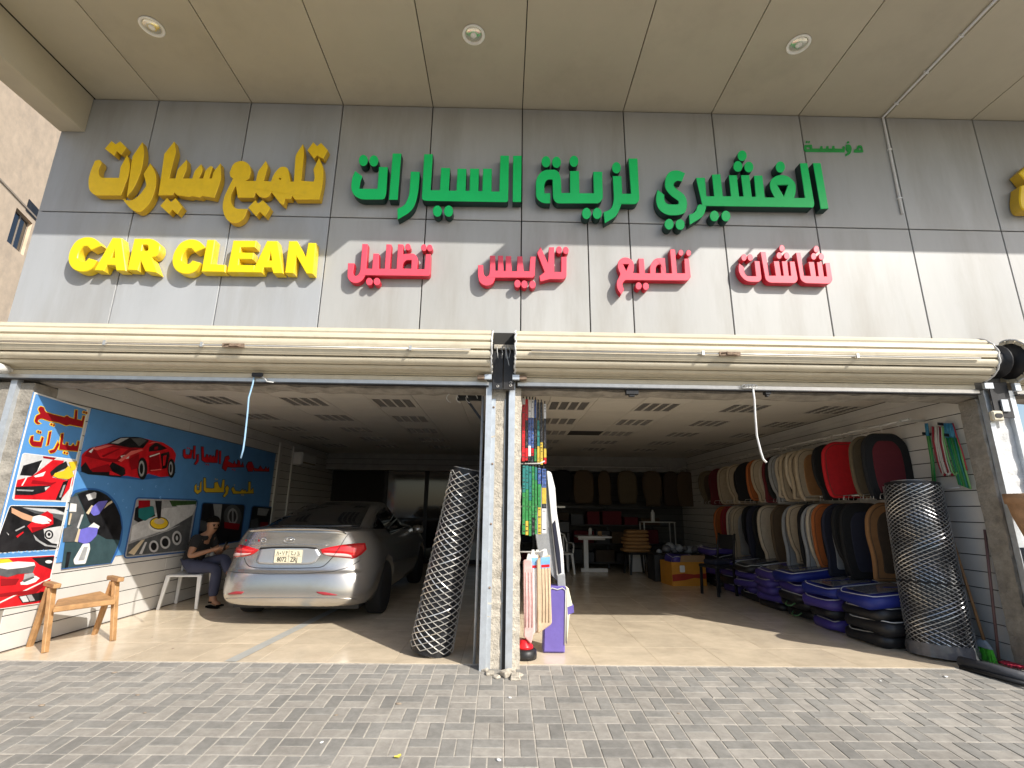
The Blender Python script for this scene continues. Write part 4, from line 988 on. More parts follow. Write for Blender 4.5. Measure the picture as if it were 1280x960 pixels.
picture(t2, 'printed_word', ze, [('p_black', inset(fillet(p), -5)) for p in l2]+[('p_yellow', p) for p in l2]+[('p_yellow', ell(x, y, 6, 6, 8)) for x, y in ((298, 545), (470, 470), (488, 474), (660, 530), (735, 630), (750, 632))], None)
fr = [(682, 652, 14), (985, 662, 14), (940, 915, 14), (622, 948, 18)]
picture(t2, 'printed_photo', zc, [('p_blue2', inset(fillet(fr), -7)), ('p_grey', fr), ('p_lgrey', [(660, 790), (820, 700), (982, 690), (960, 735), (850, 800), (650, 868)]), ('p_green', [(845, 663), (984, 664), (975, 690), (860, 692)]), ('p_lgrey', [(880, 688), (975, 682), (972, 700), (900, 705)]),
    ('p_dgrey', [(640, 882), (720, 850), (855, 800), (962, 735), (935, 910), (630, 940)]), ('p_grey', [(650, 865), (760, 838), (880, 790), (900, 785), (840, 815), (700, 862)]), ('p_black', [(690, 690), (760, 690), (775, 740), (690, 772), (668, 760), (675, 700)]), ('p_teal', [(690, 703, 8), (765, 690, 8), (772, 732, 8), (722, 766, 8), (690, 746)]), ('p_dred', [(690, 662), (748, 662), (748, 692), (690, 702)]),
    ('p_white', ell(793, 787, 54, 32)), ('p_black', ell(793, 776, 48, 32)), ('p_yellow', ell(793, 776, 44, 28)), ('p_cream', ell(793, 766, 26, 15)), ('p_black', [(772, 664), (806, 664), (800, 750), (785, 755)]),
    ('p_lgrey', ell(765, 892, 24, 30)), ('p_black', ell(765, 892, 15, 20)), ('p_lgrey', ell(822, 872, 26, 32)), ('p_black', ell(822, 872, 17, 22)), ('p_lgrey', ell(880, 850, 24, 36)), ('p_black', ell(880, 850, 15, 24)), ('p_lgrey', ell(880, 850, 6, 12)),
    ('p_cream', [(636, 925), (700, 862), (720, 856), (665, 935)]), ('p_lgrey', [(690, 930), (720, 870), (730, 870), (705, 930)])], None)
fr = [(1012, 675, 14), (1224, 685, 14), (1200, 862, 10), (985, 900, 14)]
picture(t2, 'printed_photo', zc, [('p_blue2', inset(fillet(fr), -5)), ('p_black', fr), ('p_grey', [(1065, 680), (1110, 682), (1100, 770), (1075, 760)]), ('p_dgrey', ell(1162, 742, 45, 58)), ('p_grey', ell(1162, 742, 26, 40)), ('p_black', ell(1162, 742, 18, 30)), ('p_grey', [(1158, 700), (1166, 700), (1166, 785), (1158, 785)]), ('p_dred', [(1120, 770), (1200, 780), (1190, 810), (1120, 800)]), ('p_dgrey', [(1000, 760), (1040, 770), (1030, 820), (995, 815)])], None)
fr = [(1262, 690, 14), (1366, 700, 10), (1350, 830), (1235, 860, 10)]
picture(t2, 'printed_photo', zc, [('p_blue2', inset(fillet(fr), -5)), ('p_black', fr), ('p_grey', [(1290, 700), (1345, 705), (1330, 740), (1285, 735)]), ('p_dgrey', [(1255, 760), (1290, 750), (1290, 830), (1250, 830)]), ('p_dred', [(1300, 770), (1340, 770), (1335, 800), (1300, 800)])], None)
picture(t2, 'printed_drops', zd, [('p_lblue', ell(x, y, r, r*1.15, 10)) for x, y, r in ((305, 28, 7), (440, 38, 8), (660, 70, 7), (920, 65, 11), (590, 205, 12), (500, 140, 6), (780, 92, 5), (960, 175, 10), (620, 275, 7), (1050, 95, 7))]
        + [('blue_board', ell(x, y, r, r*1.15, 10)) for x, y, r in ((306, 30, 5), (441, 40, 6), (661, 72, 5), (921, 67, 9), (591, 207, 10), (500, 142, 4), (961, 177, 8), (621, 277, 5), (1051, 97, 5))], None)
# white upright trims further back on the left wall
for x, y0, y1, w in ((352, 556, 648, .06), (368, 560, 640, .03)):
    p = PX(x, y0, XL+.02); b = MB(); b.box(XL+.001, XL+.03, p.y-w, p.y+w, .002, 2.598); struct(b.build('wall_trim', 'shelf_white', lw))

# ================================================================== WOODEN ARMCHAIR
t = thing('wooden_chair', 'low rough wooden armchair without a back, standing in the sun by the left boards', 'chair')
A1, B1, C1, D1 = PZ(37, 808, 0), PZ(56, 816, 0), PZ(118, 793, 0), PZ(141, 801, 0)
def zat(P, x, y): d = ray(x, y); k = (P.x*d.x+P.y*d.y)/(d.x*d.x+d.y*d.y); return CAM_H+d.z*k
mAB = (A1+B1)/2; mCD = (C1+D1)/2
zt1 = zat(mAB, 68, 737); zt2 = zat(mCD, 147, 722)
zarm = (zt1+zt2)/2
dAB = (B1-A1).normalized()
for (P, Q, m_) in ((A1, B1, mAB), (C1, D1, mCD)):
    top = Vector((m_.x, m_.y, zarm))
    for e_, sgn in ((P, -1), (Q, 1)):
        b = MB(); b.bar(e_, top+dAB*sgn*.028+Vector((0, 0, -.005)), .034, .05, up=(0, 1, .1), w1=.045, h1=.06); b.build('leg', 'wood', t, bev=.004)
    b = MB(); q0 = top-dAB*.13; q1 = top+dAB*.14; b.bar(q0+Vector((0, 0, .022)), q1+Vector((0, 0, .018)), .06, .042); b.build('armrest', 'wood', t, bev=.006)
def onseg(P, Q, x, y):
    # point of the vertical plane through P and Q that is seen at the pixel
    d = ray(x, y); n = Vector((-(Q-P).y, (Q-P).x, 0)); k = n.dot(P-CP)/n.dot(d); return CP+d*k
fb = dAB*.02
sp = [onseg(A1+dAB*.03, C1+dAB*.03, 72, 749), onseg(A1+dAB*.03, C1+dAB*.03, 126, 738.5), onseg(B1-fb, D1-fb, 146, 749), onseg(B1-fb, D1-fb, 67, 759)]
b = MB(); dz_ = Vector((0, 0, -.05))
b.add([p+dz_ for p in sp]+sp, [(3, 2, 1, 0), (4, 5, 6, 7), (0, 1, 5, 4), (1, 2, 6, 5), (2, 3, 7, 6), (3, 0, 4, 7)])
b.build('seat', 'wood', t, bev=.008)

# ================================================================== CAR
CX, CYR = -2.44, 6.04
car = thing('silver_sedan', 'dusty silver sedan parked nose-in, its tail lit by the sun and cabin in shade', 'car')
lv = [  # z, half width, rear inset, front y, corner depth, exponent
    (.19, .76, .14, 4.45, .45, 3.2), (.235, .83, .035, 4.62, .50, 3.6), (.30, .865, .008, 4.74, .52, 3.6), (.36, .885, .0, 4.78, .52, 3.4), (.46, .90, .004, 4.80, .54, 3.2), (.56, .908, .022, 4.78, .56, 3.0),
    (.595, .910, .040, 4.75, .56, 3.0), (.615, .908, .068, 4.72, .56, 3.0), (.70, .902, .085, 4.66, .56, 2.9), (.80, .888, .085, 4.55, .56, 2.8), (.90, .862, .075, 4.35, .58, 2.7), (.97, .825, .072, 4.1, .60, 2.7),
    (1.03, .785, .062, 3.75, .62, 2.7), (1.055, .765, .058, 3.5, .62, 2.8), (1.068, .74, .085, 3.38, .60, 2.8), (1.074, .70, .20, 3.32, .5, 2.8), (1.082, .685, .42, 3.25, .42, 2.8), (1.10, .675, .56, 3.18, .40, 2.8),
    (1.18, .645, .80, 3.02, .40, 2.7), (1.27, .605, 1.07, 2.82, .42, 2.6), (1.35, .565, 1.36, 2.58, .45, 2.5), (1.40, .525, 1.62, 2.36, .45, 2.4), (1.425, .46, 1.85, 2.15, .4, 2.3), (1.432, .30, 2.0, 2.05, .2, 2.2)]
def ring(z, w, r, fr, L, n):
    half = []
    NS = 14
    for i in range(NS+1):
        a = math.pi/2*i/NS
        x = w*math.sin(a)**(2/n); y = r+L*(1-math.cos(a)**(2/n))
        half.append((x, y))
    Lf = min(L*1.5, (fr-r-L)*.6); y0 = r+L; y1 = fr-Lf
    for i in range(1, 11): half.append((w*(1-.0*i), y0+(y1-y0)*i/10))
    for i in range(1, NS+1):
        a = math.pi/2*i/NS
        half.append((w*math.cos(a)**(2/n), y1+Lf*math.sin(a)**(2/n)))
    full = half+[(-x, y) for x, y in reversed(half[1:-1])]
    return [Vector((CX+x, CYR+y, z)) for x, y in full]
b = MB(); rows = [ring(*q) for q in lv]
b.grid(rows, closed=True); b.add(rows[0], [tuple(range(len(rows[0])-1, -1, -1))]); b.add(rows[-1], [tuple(range(len(rows[-1])))])
tmp = b.build('body', 'car_paint')
WY1, WY2, WR = 7.02, 9.80, .325
cb = MB()
for wy in (WY1, WY2):
    cb.lathe([(WR+.055, -1.2), (WR+.055, -.64)], 32, (CX, wy, WR), X=(0, 1, 0), Y=(0, 0, 1), Z=(1, 0, 0)); cb.lathe([(WR+.055, .64), (WR+.055, 1.2)], 32, (CX, wy, WR), X=(0, 1, 0), Y=(0, 0, 1), Z=(1, 0, 0))
cut = cb.build('cutter', 'car_black')
sub = tmp.modifiers.new('s', 'SUBSURF'); sub.levels = 1; sub.render_levels = 1
bo = tmp.modifiers.new('b', 'BOOLEAN'); bo.operation = 'DIFFERENCE'; bo.object = cut; bo.solver = 'EXACT'
bpy.context.view_layer.update()
bme = evaluated(tmp, 'body')
old = tmp.data; bpy.data.objects.remove(tmp); bpy.data.objects.remove(cut)
bme.polygons.foreach_set('use_smooth', [True]*len(bme.polygons))
body = obj('body', bme, car)
bvh = BVHTree.FromPolygons([v.co.copy() for v in bme.vertices], [tuple(p.vertices) for p in bme.polygons])
def hit(x, y, off=.003):
    d = ray(x, y).normalized(); h, n, _, _ = bvh.ray_cast(CP, d)
    if h is None:
        h, n, _, _ = bvh.find_nearest(CP+d*7.5)
    if n.dot(d) > 0: n = -n
    return h+n*off
def lin(pl, k):
    """resample a polyline to k points"""
    L = [0]
    for i in range(1, len(pl)): L.append(L[-1]+math.hypot(pl[i][0]-pl[i-1][0], pl[i][1]-pl[i-1][1]))
    r = []
    for j in range(k):
        s = L[-1]*j/(k-1); i = 1
        while i < len(L)-1 and L[i] < s: i += 1
        t_ = (s-L[i-1])/max(1e-9, L[i]-L[i-1]); r.append((pl[i-1][0]+(pl[i][0]-pl[i-1][0])*t_, pl[i-1][1]+(pl[i][1]-pl[i-1][1])*t_))
    return r
def patch(name, top, bot, mat, off=.004, k=16, m=7, parent=None, bulge=.0, label=None):
    """sheet hugging the body between an upper and a lower line"""
    T, B = lin(top, k), lin(bot, k); b = MB(); rows = []; inner = []
    for j in range(m):
        s = j/(m-1); bl = bulge*math.sin(math.pi*s)
        rows.append([hit(T[i][0]*(1-s)+B[i][0]*s, T[i][1]*(1-s)+B[i][1]*s, off+bl*math.sin(math.pi*i/(k-1))) for i in range(k)])
    b.grid(rows)
    edge = rows[0]+[r[-1] for r in rows[1:]]+rows[-1][-2::-1]+[r[0] for r in rows[-2:0:-1]]
    c = sum(edge, Vector())/len(edge)
    e2 = [p+(CYD)*(off+.004) for p in edge]
    n = len(edge); b.add(edge+e2, [(i, (i+1) % n, n+(i+1) % n, n+i) for i in range(n)])
    return b.build(name, mat, parent or car, label=label)
CYD = Vector((0, 1, 0))
def seam(name, pl, r, mat, off=.0, k=30, parent=None):
    b = MB(); b.tube([hit(x, y, off) for x, y in lin(pl, k)], r, 5, smooth=True); return b.build(name, mat, parent or car)
# rear window, side windows
patch('rear_window', [(332, 651), (355, 637), (369, 630.5), (400, 627.8), (440, 628), (463, 630.5)], [(321, 658), (345, 658.5), (385, 658.8), (415, 658.8), (440, 658.4), (449.5, 658)], 'car_glass', k=26, m=9)
patch('side_window', [(467.5, 655), (472, 640), (481, 634.2), (492, 633.5), (501, 638.5), (508, 646)], [(467, 661), (480, 661), (490, 661.2), (500, 661.4), (508, 661.6), (512, 661)], 'car_glass', off=.006, k=14)
# tail lamps
def lamp(label, o_top, o_bot, i_top, i_bot, w_top, w_bot):
    l_ = patch('tail_lamp', o_top, o_bot, 'lamp_red', .006, bulge=.012, label=label)
    patch('inner_lens', i_top, i_bot, 'lamp_bright', .012, k=10, m=4, parent=l_, bulge=.010)
    patch('white_lens', w_top, w_bot, 'lamp_white', .013, k=12, m=4, parent=l_, bulge=.006)
    return l_
lamp('left red tail lamp', [(293, 679.5), (302, 680.8), (311, 683), (319, 685.6), (324, 686.8)], [(287.5, 697), (297, 696.5), (306, 695.6), (315, 693.6), (321, 690)],
     [(297, 684), (303, 684.5), (310, 686), (318, 688)], [(294, 688.5), (302, 689), (309, 689.8), (316, 690.2)], [(290, 691), (300, 691), (308, 691.2), (315, 691.3)], [(288.6, 695.3), (298, 694.8), (306, 694), (312, 692.8)])
lamp('right red tail lamp', [(400, 686.7), (411, 684), (426, 681.2), (441, 679.4), (456, 678.8)], [(401, 689.4), (404, 693), (416, 696), (431, 697.3), (442.5, 698.7), (452, 693), (458, 686.8)],
     [(439, 682), (445, 681.2), (454, 681)], [(438.5, 694), (443, 696.4), (450, 691.5), (455, 686)], [(404, 691), (416, 691.2), (430, 690.4), (437, 690)], [(406, 693.4), (417, 695), (430, 695.8), (440, 697)])
seam('lamp_split', [(426.5, 681), (421, 689), (416.5, 696)], .0035, 'car_black', .018)
seam('lamp_split', [(305, 681.2), (303.4, 688), (302.6, 696)], .003, 'car_black', .018)
# trunk lid: seams, plate recess, chrome line, spoiler, badges
seam('trunk_seam', [(305.4, 697.5), (307, 703), (311.4, 708), (321, 710), (345, 710.4), (375, 710.2), (398, 709.6), (405, 707.5), (411, 702), (416, 696)], .0045, 'car_black', .0)
seam('trunk_seam', [(426.5, 681), (430, 675), (433, 670.5), (436, 667)], .003, 'car_black', .0, k=12)
rec = patch('plate_recess', [(326, 684.6), (340, 683.6), (362, 683.4), (385, 683.6), (395, 684.6)], [(319.5, 702), (322, 704.8), (340, 706), (362, 706.2), (385, 705.8), (393, 704), (401, 693.5)], mm('recess_paint', (.50, .52, .55), .4, .75, var=.03), .0015, k=18, m=8)
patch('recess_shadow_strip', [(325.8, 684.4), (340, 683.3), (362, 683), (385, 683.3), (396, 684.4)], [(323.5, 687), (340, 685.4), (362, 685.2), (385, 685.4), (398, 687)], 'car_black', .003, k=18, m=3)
seam('chrome_strip', [(313, 681.6), (335, 680.9), (362, 680.7), (390, 680.9), (410, 681.4)], .0055, 'chrome', .004)
spo = MB(); rows = []
SPX = lin([(303, 668.6), (306, 666), (314, 664.6), (335, 663.6), (362, 663.2), (395, 663.4), (420, 664.4), (429, 665.8), (432.5, 668)], 30)
for i, (x, y) in enumerate(SPX):
    p = hit(x, y, .0); e_ = .35+.65*math.sin(math.pi*min(1, max(0, i/29)))**.4
    rows.append([p+Vector((0, .11, .004)), p+Vector((0, .06, .022*e_)), p+Vector((0, .0, .034*e_)), p+Vector((0, -.028*e_, .030*e_)), p+Vector((0, -.030*e_, .016*e_)), p+Vector((0, .0, -.004)), p+Vector((0, .05, -.01))])
spo.grid(rows, closed=True); spo.add(rows[0], [tuple(range(7))]); spo.add(rows[-1], [tuple(range(6, -1, -1))]); spo.build('spoiler', 'car_paint', car)
pc_ = [hit(x, y, .0) for x, y in ((344.5, 687.2), (378.5, 687.4), (376, 703.8), (342, 703))]
yp = min(p.y for p in pc_)-.012
q = [PY(x, y, yp) for x, y in ((344.3, 686.9), (378.6, 687.3), (376.2, 704), (341.7, 703.2))]
px0, px1 = (q[0].x+q[3].x)/2, (q[1].x+q[2].x)/2; pz0, pz1 = (q[2].z+q[3].z)/2, (q[0].z+q[1].z)/2
ps = PPS = Vector((0, 0, 0))
plate = MB(); PP = lambda u, v, w: Vector((u, yp+w, v))
plate.prism(fillet([(px0, pz0, .01), (px1, pz0, .01), (px1, pz1, .01), (px0, pz1, .01)]), PP, 0, .006, ch=.001)
plate = plate.build('licence_plate', 'plate_white', car)
W_, H_ = px1-px0, pz1-pz0
def font_mesh(txt, size, name):
    cu = bpy.data.curves.new(name, 'FONT'); cu.body = txt; cu.size = size; cu.extrude = 0.0006; cu.align_x = 'CENTER'; cu.offset = .0012
    o = bpy.data.objects.new(name, cu); COL.objects.link(o); bpy.context.view_layer.update()
    me = bpy.data.meshes.new_from_object(o.evaluated_get(bpy.context.evaluated_depsgraph_get())); me.name = name
    bpy.data.objects.remove(o); return me
def place_text(txt, x, z, size, y, mat, parent, name='lettering', sx=1.0):
    me = font_mesh(txt, size, name)
    me.transform(Matrix.Translation((x, y, z)) @ Matrix.Rotation(math.pi/2, 4, 'X') @ Matrix.Diagonal((sx, 1, 1, 1)))
    me.materials.clear(); me.materials.append(MATS[mat]); return obj(name, me, parent)
place_text('8072', px0+W_*.28, pz0+H_*.10, H_*.47, yp-.0012, 'ink', plate, sx=.82)
place_text('ZRJ', px0+W_*.72, pz0+H_*.10, H_*.47, yp-.0012, 'ink', plate, sx=.82)
ab = MB()
def stroke(pts): ab.tube([Vector((px0+W_*a, yp-.001, pz0+H_*b_)) for a, b_ in pts], H_*.022, 5)
for s_ in ([(.08, .60), (.11, .88), (.15, .60)], [(.19, .72), (.21, .76), (.23, .72), (.21, .69), (.19, .72)], [(.28, .88), (.32, .60), (.36, .88)], [(.42, .60), (.42, .88), (.47, .80), (.48, .87)], [(.58, .85), (.66, .85), (.60, .72), (.63, .62), (.69, .63)], [(.74, .82), (.76, .70), (.72, .60)], [(.82, .84), (.90, .84), (.84, .72), (.92, .68), (.90, .60), (.82, .60)]): stroke(s_)
ab.build('lettering', 'ink', plate)
b = MB(); b.box(px0+.006, px1-.006, yp-.0012, yp-.0002, pz0+H_*.505, pz0+H_*.525); b.box(px0+W_*.515, px0+W_*.525, yp-.0013, yp-.0002, pz0+.006, pz1-.006); b.build('plate_lines', 'ink', plate, weld=False)
# oval emblem, ring badge, small faint letters
c = hit(361.7, 675, .0); lo2 = MB()
lo2.tube([c+Vector((.062*math.cos(a), -.006, .030*math.sin(a))) for a in [2*math.pi*i/24 for i in range(24)]], .0055, 6, closed=True)
lo2.tube([c+Vector((.030*s_-.0, -.007, .026*k)) for s_, k in ((-1.2, -.75), (-.75, .8))], .006, 6); lo2.tube([c+Vector((.03*s_, -.007, .026*k)) for s_, k in ((.75, -.8), (1.2, .75))], .006, 6); lo2.tube([c+Vector((.03*s_, -.007, .026*k)) for s_, k in ((-1.0, -.15), (0, .1), (1.0, .15))], .006, 6)
lo2.build('emblem', 'chrome', car)
c = hit(330, 675, .0); b = MB(); b.tube([c+Vector((.026*math.cos(a), -.005, .024*math.sin(a))) for a in [2*math.pi*i/16 for i in range(16)]], .006, 6, closed=True); b.build('badge', 'chrome', car)
b = MB()
for k, x in enumerate((308, 312, 316, 320, 324)):
    c = hit(x, 675.6, .0); b.box(c.x-.010, c.x+.008, c.y-.004, c.y-.001, c.z-.011, c.z+.011, 1 if k in (0, 4) else 0)
b.build('badge', ['chrome', 'lamp_red'], car, weld=False)
# bumper: crease, lower lip, reflectors
seam('bumper_seam', [(287, 714.5), (300, 716), (336, 717.6), (380, 717.3), (417, 714.2), (436, 709), (450, 700.5)], .004, 'car_black', .0, k=40)
for lab, T, B in (('l', [(285, 742), (295, 739), (305.5, 739.6)], [(286, 743), (295, 743.2), (302, 742.6)]), ('r', [(395, 739.6), (405, 739.8), (422, 743.4)], [(397, 741.5), (405, 744), (420, 744.3)])):
    patch('reflector', T, B, mm('reflector_red', (.33, .03, .04), .3), .004, k=8, m=3)
seam('bumper_lip', [(283, 748), (300, 747.6), (340, 747.2), (380, 747.2), (420, 747.4), (445, 749)], .006, 'car_paint', .002, k=40)
b = MB(); b.box(CX-.74, CX+.74, CYR+.3, CYR+4.3, .17, .5); b.build('underbody', 'car_black', car)
# wheels: tyre and rim
tm = MB(); prof = [(.20, -.10), (.30, -.105), (WR-.005, -.09), (WR, -.07), (WR, .07), (WR-.005, .09), (.30, .105), (.20, .10)]
tm.lathe(prof, 36, (0, 0, 0), X=(0, 1, 0), Y=(0, 0, 1), Z=(1, 0, 0)); ty_me = tm.mesh('tyre', ['tyre'])
rm = MB(); rm.lathe([(.21, .085), (.20, .06), (.19, .03), (.0, .02)], 30, X=(0, 1, 0), Y=(0, 0, 1), Z=(1, 0, 0)); rm.lathe([(.215, .095), (.205, .10), (.195, .085)], 30, X=(0, 1, 0), Y=(0, 0, 1), Z=(1, 0, 0))
for k in range(5):
    a = 2*math.pi*k/5; u = Vector((0, math.cos(a), math.sin(a)))
    rm.bar(u*.03+Vector((.06, 0, 0)), u*.20+Vector((.075, 0, 0)), .045, .03, up=(1, 0, 0), w1=.06)
rm.lathe([(.045, .085), (.03, .09), (0, .09)], 12, X=(0, 1, 0), Y=(0, 0, 1), Z=(1, 0, 0))
ri_me = rm.mesh('rim', ['rim'])
for wy in (WY1, WY2):
    for s_ in (-1, 1):
        w = obj('wheel', None, car, loc=(CX+s_*.80, wy, WR)); w.rotation_euler = (0, 0, 0 if s_ > 0 else math.pi)
        obj('tyre', ty_me, w); obj('rim', ri_me, w)
for s_ in (-1, 1):
    b = MB(); c = Vector((CX+s_*.95, CYR+2.95, .98)); b.lathe([(0, -.10), (.06, -.08), (.075, 0), (.06, .08), (0, .10)], 14, c, X=(0, 1, 0), Y=(0, 0, 1), Z=(1, 0, 0)); b.bar(c+Vector((-s_*.22, 0, -.03)), c, .05, .04); b.build('wing_mirror', 'car_paint', car)
# ================================================================== PEOPLE AND WHITE CHAIR (left bay)
def skin_mesh(name, nodes, edges, root, lvl=2):
    me = bpy.data.meshes.new(name); me.from_pydata([n[0] for n in nodes], edges, [])
    o = bpy.data.objects.new(name, me); COL.objects.link(o)
    m = o.modifiers.new('k', 'SKIN'); s = o.modifiers.new('s', 'SUBSURF'); s.levels = lvl; s.render_levels = lvl
    for i, n in enumerate(nodes):
        r = n[1] if isinstance(n[1], tuple) else (n[1], n[1])
        me.skin_vertices[0].data[i].radius = r
        me.skin_vertices[0].data[i].use_root = (i == root)
    bpy.context.view_layer.update()
    r = evaluated(o, name); bpy.data.objects.remove(o); r.polygons.foreach_set('use_smooth', [True]*len(r.polygons)); return r
def chair_plastic(label, loc, rz, mat='white_plastic', group=None, arms=True):
    t = thing('plastic_chair', label, 'chair', group, loc, rz)      # faces local +x
    s = .43
    b = MB(); rows = []
    for i in range(7):
        x = -.20+.40*i/6; rows.append([(x, -.21+.42*j/6, s-.012*math.cos((i-3)*.5)*math.cos((j-3)*.5)+(.012 if i == 6 else 0)*-1) for j in range(7)])
    b.grid(rows); b.grid([[(p[0], p[1], p[2]-.018) for p in r] for r in rows][::-1])
    edge = rows[0]+[r[-1] for r in rows[1:]]+rows[-1][-2::-1]+[r[0] for r in rows[-2:0:-1]]; n = len(edge)
    b.add(edge+[(p[0], p[1], p[2]-.018) for p in edge], [(i, (i+1) % n, n+(i+1) % n, n+i) for i in range(n)])
    b.build('seat', mat, t)
    for sx in (-1, 1):
        for sy in (-1, 1):
            b = MB(); b.bar((sx*.235, sy*.23, 0), (sx*.18, sy*.195, s-.015), .035, .03, up=(1, 0, 0), w1=.055, h1=.04); b.build('leg', mat, t, bev=.004)
    for k in range(5):
        y = -.13+.065*k; b = MB(); b.bar((-.20, y, s-.005), (-.27, y*1.05, s+.34), .028, .012, up=(1, 0, 0)); b.build('back_slat', mat, t)
    b = MB(); b.tube([(-.195, -.20, s), (-.24, -.215, s+.2), (-.285, -.17, s+.36), (-.295, -.08, s+.395), (-.297, 0, s+.40), (-.295, .08, s+.395), (-.285, .17, s+.36), (-.24, .215, s+.2), (-.195, .20, s)], .020, 8); b.build('back_frame', mat, t)
    for sy in ((-1, 1) if arms else ()):
        b = MB(); b.tube([(-.245, sy*.215, s+.19), (-.05, sy*.245, s+.20), (.14, sy*.245, s+.185), (.19, sy*.235, s+.12), (.185, sy*.22, s)], .017, 7); b.build('armrest', mat, t)
    return t
pz = PZ(262, 760, 0)
seat_c = Vector((-4.31, 7.32, 0))
ch1 = chair_plastic('white plastic chair under the seated man beside the car', seat_c, rad(-82), arms=False)
# the man: seated, leaning forward over a phone, one leg crossed
man = thing('person', 'man in black shirt and navy trousers sitting beside the car looking at his phone', 'person')
def sb(x, y, z): return (seat_c.x+x, seat_c.y+y, z)
hip = sb(-.03, 0, .52)
N_ = []; Ed = []
def nd(p, r, par=None):
    N_.append((p, r)); i = len(N_)-1
    if par is not None: Ed.append((par, i))
    return i
pel = nd(sb(.0, 0, .53), (.06, .06))
wai = nd(sb(.0, .0, .66), (.09, .075), pel); che = nd(sb(.09, -.01, .82), (.125, .09), wai); nb_ = nd(sb(.15, -.015, .93), (.075, .07), che); nk = nd(sb(.185, -.02, .965), .05, nb_)
h0 = nd(sb(.205, -.025, 1.005), (.062, .066), nk); h1 = nd(sb(.22, -.03, 1.065), (.078, .088), h0); h2 = nd(sb(.215, -.03, 1.125), (.072, .08), h1); h3 = nd(sb(.21, -.03, 1.158), (.04, .045), h2)
hands = []
for s_, el, wr, hd in ((-1, sb(.10, -.27, .665), sb(.29, -.13, .735), sb(.37, -.07, .755)), (1, sb(.20, .25, .66), sb(.34, .09, .73), sb(.41, .02, .755))):
    sh_ = nd(sb(.11, s_*.165, .89), (.062, .062), che); e_ = nd(el, .043, sh_); m1 = nd(tuple((Vector(el)*.5+Vector(wr)*.5)), .036, e_); w_ = nd(wr, .026, m1); p_ = nd(hd, (.034, .022), w_); hands.append((p_, Vector(wr), Vector(hd)))
for p_, w_, h_ in hands:
    d = (h_-w_).normalized(); sd = d.cross(Vector((0, 0, 1))).normalized()
    for k in range(4):
        a = h_+d*.03+sd*(-.024+.016*k)
        f1 = nd(tuple(a), .0085, p_); f2 = nd(tuple(a+d*(.028-.003*abs(k-1.5))+Vector((0, 0, .006))), .0075, f1); nd(tuple(a+d*.036+Vector((0, 0, .028))), .0065, f2)
    th = h_+sd*(.03 if p_ == hands[0][0] else -.03)+Vector((0, 0, .015)); f1 = nd(tuple(th), .010, p_); nd(tuple(th+d*.025+Vector((0, 0, .018))), .008, f1)
legs = []
# standing leg and crossed leg
k1 = sb(.40, -.09, .50); a1 = sb(.40, -.10, .09); t1_ = sb(.53, -.13, .045)
k2 = sb(.42, .02, .62); a2 = sb(.60, -.12, .42); t2_ = sb(.70, -.17, .38)
for k_, a_, t_, s_ in ((k1, a1, t1_, -1), (k2, a2, t2_, 1)):
    th = nd(sb(.06, s_*.10, .52), (.07, .065), pel); kk = nd(k_, .055, th); cf = nd(tuple(Vector(k_)*.6+Vector(a_)*.4), .05, kk); an = nd(a_, .036, cf); he = nd(tuple(Vector(a_)+Vector((-.02, .0, -.045))), .036, an); to = nd(t_, (.042, .026), an)
bodym = skin_mesh('body', N_, Ed, pel); bodym.materials.append(MATS['skin']); obj('body', bodym, man)
# clothes follow the same joints
def sub_skin(name, pairs, mat, lvl=2):
    nodes = []; edges = []; idx = {}
    for a, b_, ra, rb in pairs:
        for key, r in ((a, ra), (b_, rb)):
            if key not in idx: idx[key] = len(nodes); nodes.append((key, r))
        edges.append((idx[a], idx[b_]))
    me = skin_mesh(name, nodes, edges, 0, lvl); me.materials.append(MATS[mat]); return obj(name, me, man)
c_ = N_[che][0]; w0_ = N_[wai][0]
shl = sb(.11, -.165, .89); shr = sb(.11, .165, .89)
def lerp(a, b_, t): return tuple(Vector(a)*(1-t)+Vector(b_)*t)
sub_skin('shirt', [(sb(-.035, 0, .50), w0_, (.165, .15), (.146, .122)), (w0_, c_, (.146, .122), (.168, .128)), (c_, sb(.145, -.015, .915), (.168, .128), (.085, .08)),
                   (c_, shl, (.168, .128), (.076, .076)), (shl, lerp(shl, sb(.10, -.27, .665), .6), (.076, .076), (.064, .064)), (c_, shr, (.168, .128), (.076, .076)), (shr, lerp(shr, sb(.20, .25, .66), .6), (.076, .076), (.064, .064))], 'shirt')
q1 = sb(.06, -.10, .52); q2 = sb(.06, .10, .52)
sub_skin('trousers', [(hip, sb(-.03, 0, .62), (.158, .135), (.15, .125)), (hip, q1, (.158, .135), (.104, .098)), (q1, k1, (.104, .098), (.078, .078)), (k1, lerp(k1, sb(.40, -.10, .13), .5), (.078, .078), (.072, .072)), (lerp(k1, sb(.40, -.10, .13), .5), sb(.40, -.10, .13), (.072, .072), (.062, .062)),
                      (hip, q2, (.158, .135), (.104, .098)), (q2, k2, (.104, .098), (.08, .08)), (k2, lerp(k2, a2, .5), (.08, .08), (.07, .07)), (lerp(k2, a2, .5), lerp(k2, a2, .9), (.07, .07), (.058, .058))], 'trousers')
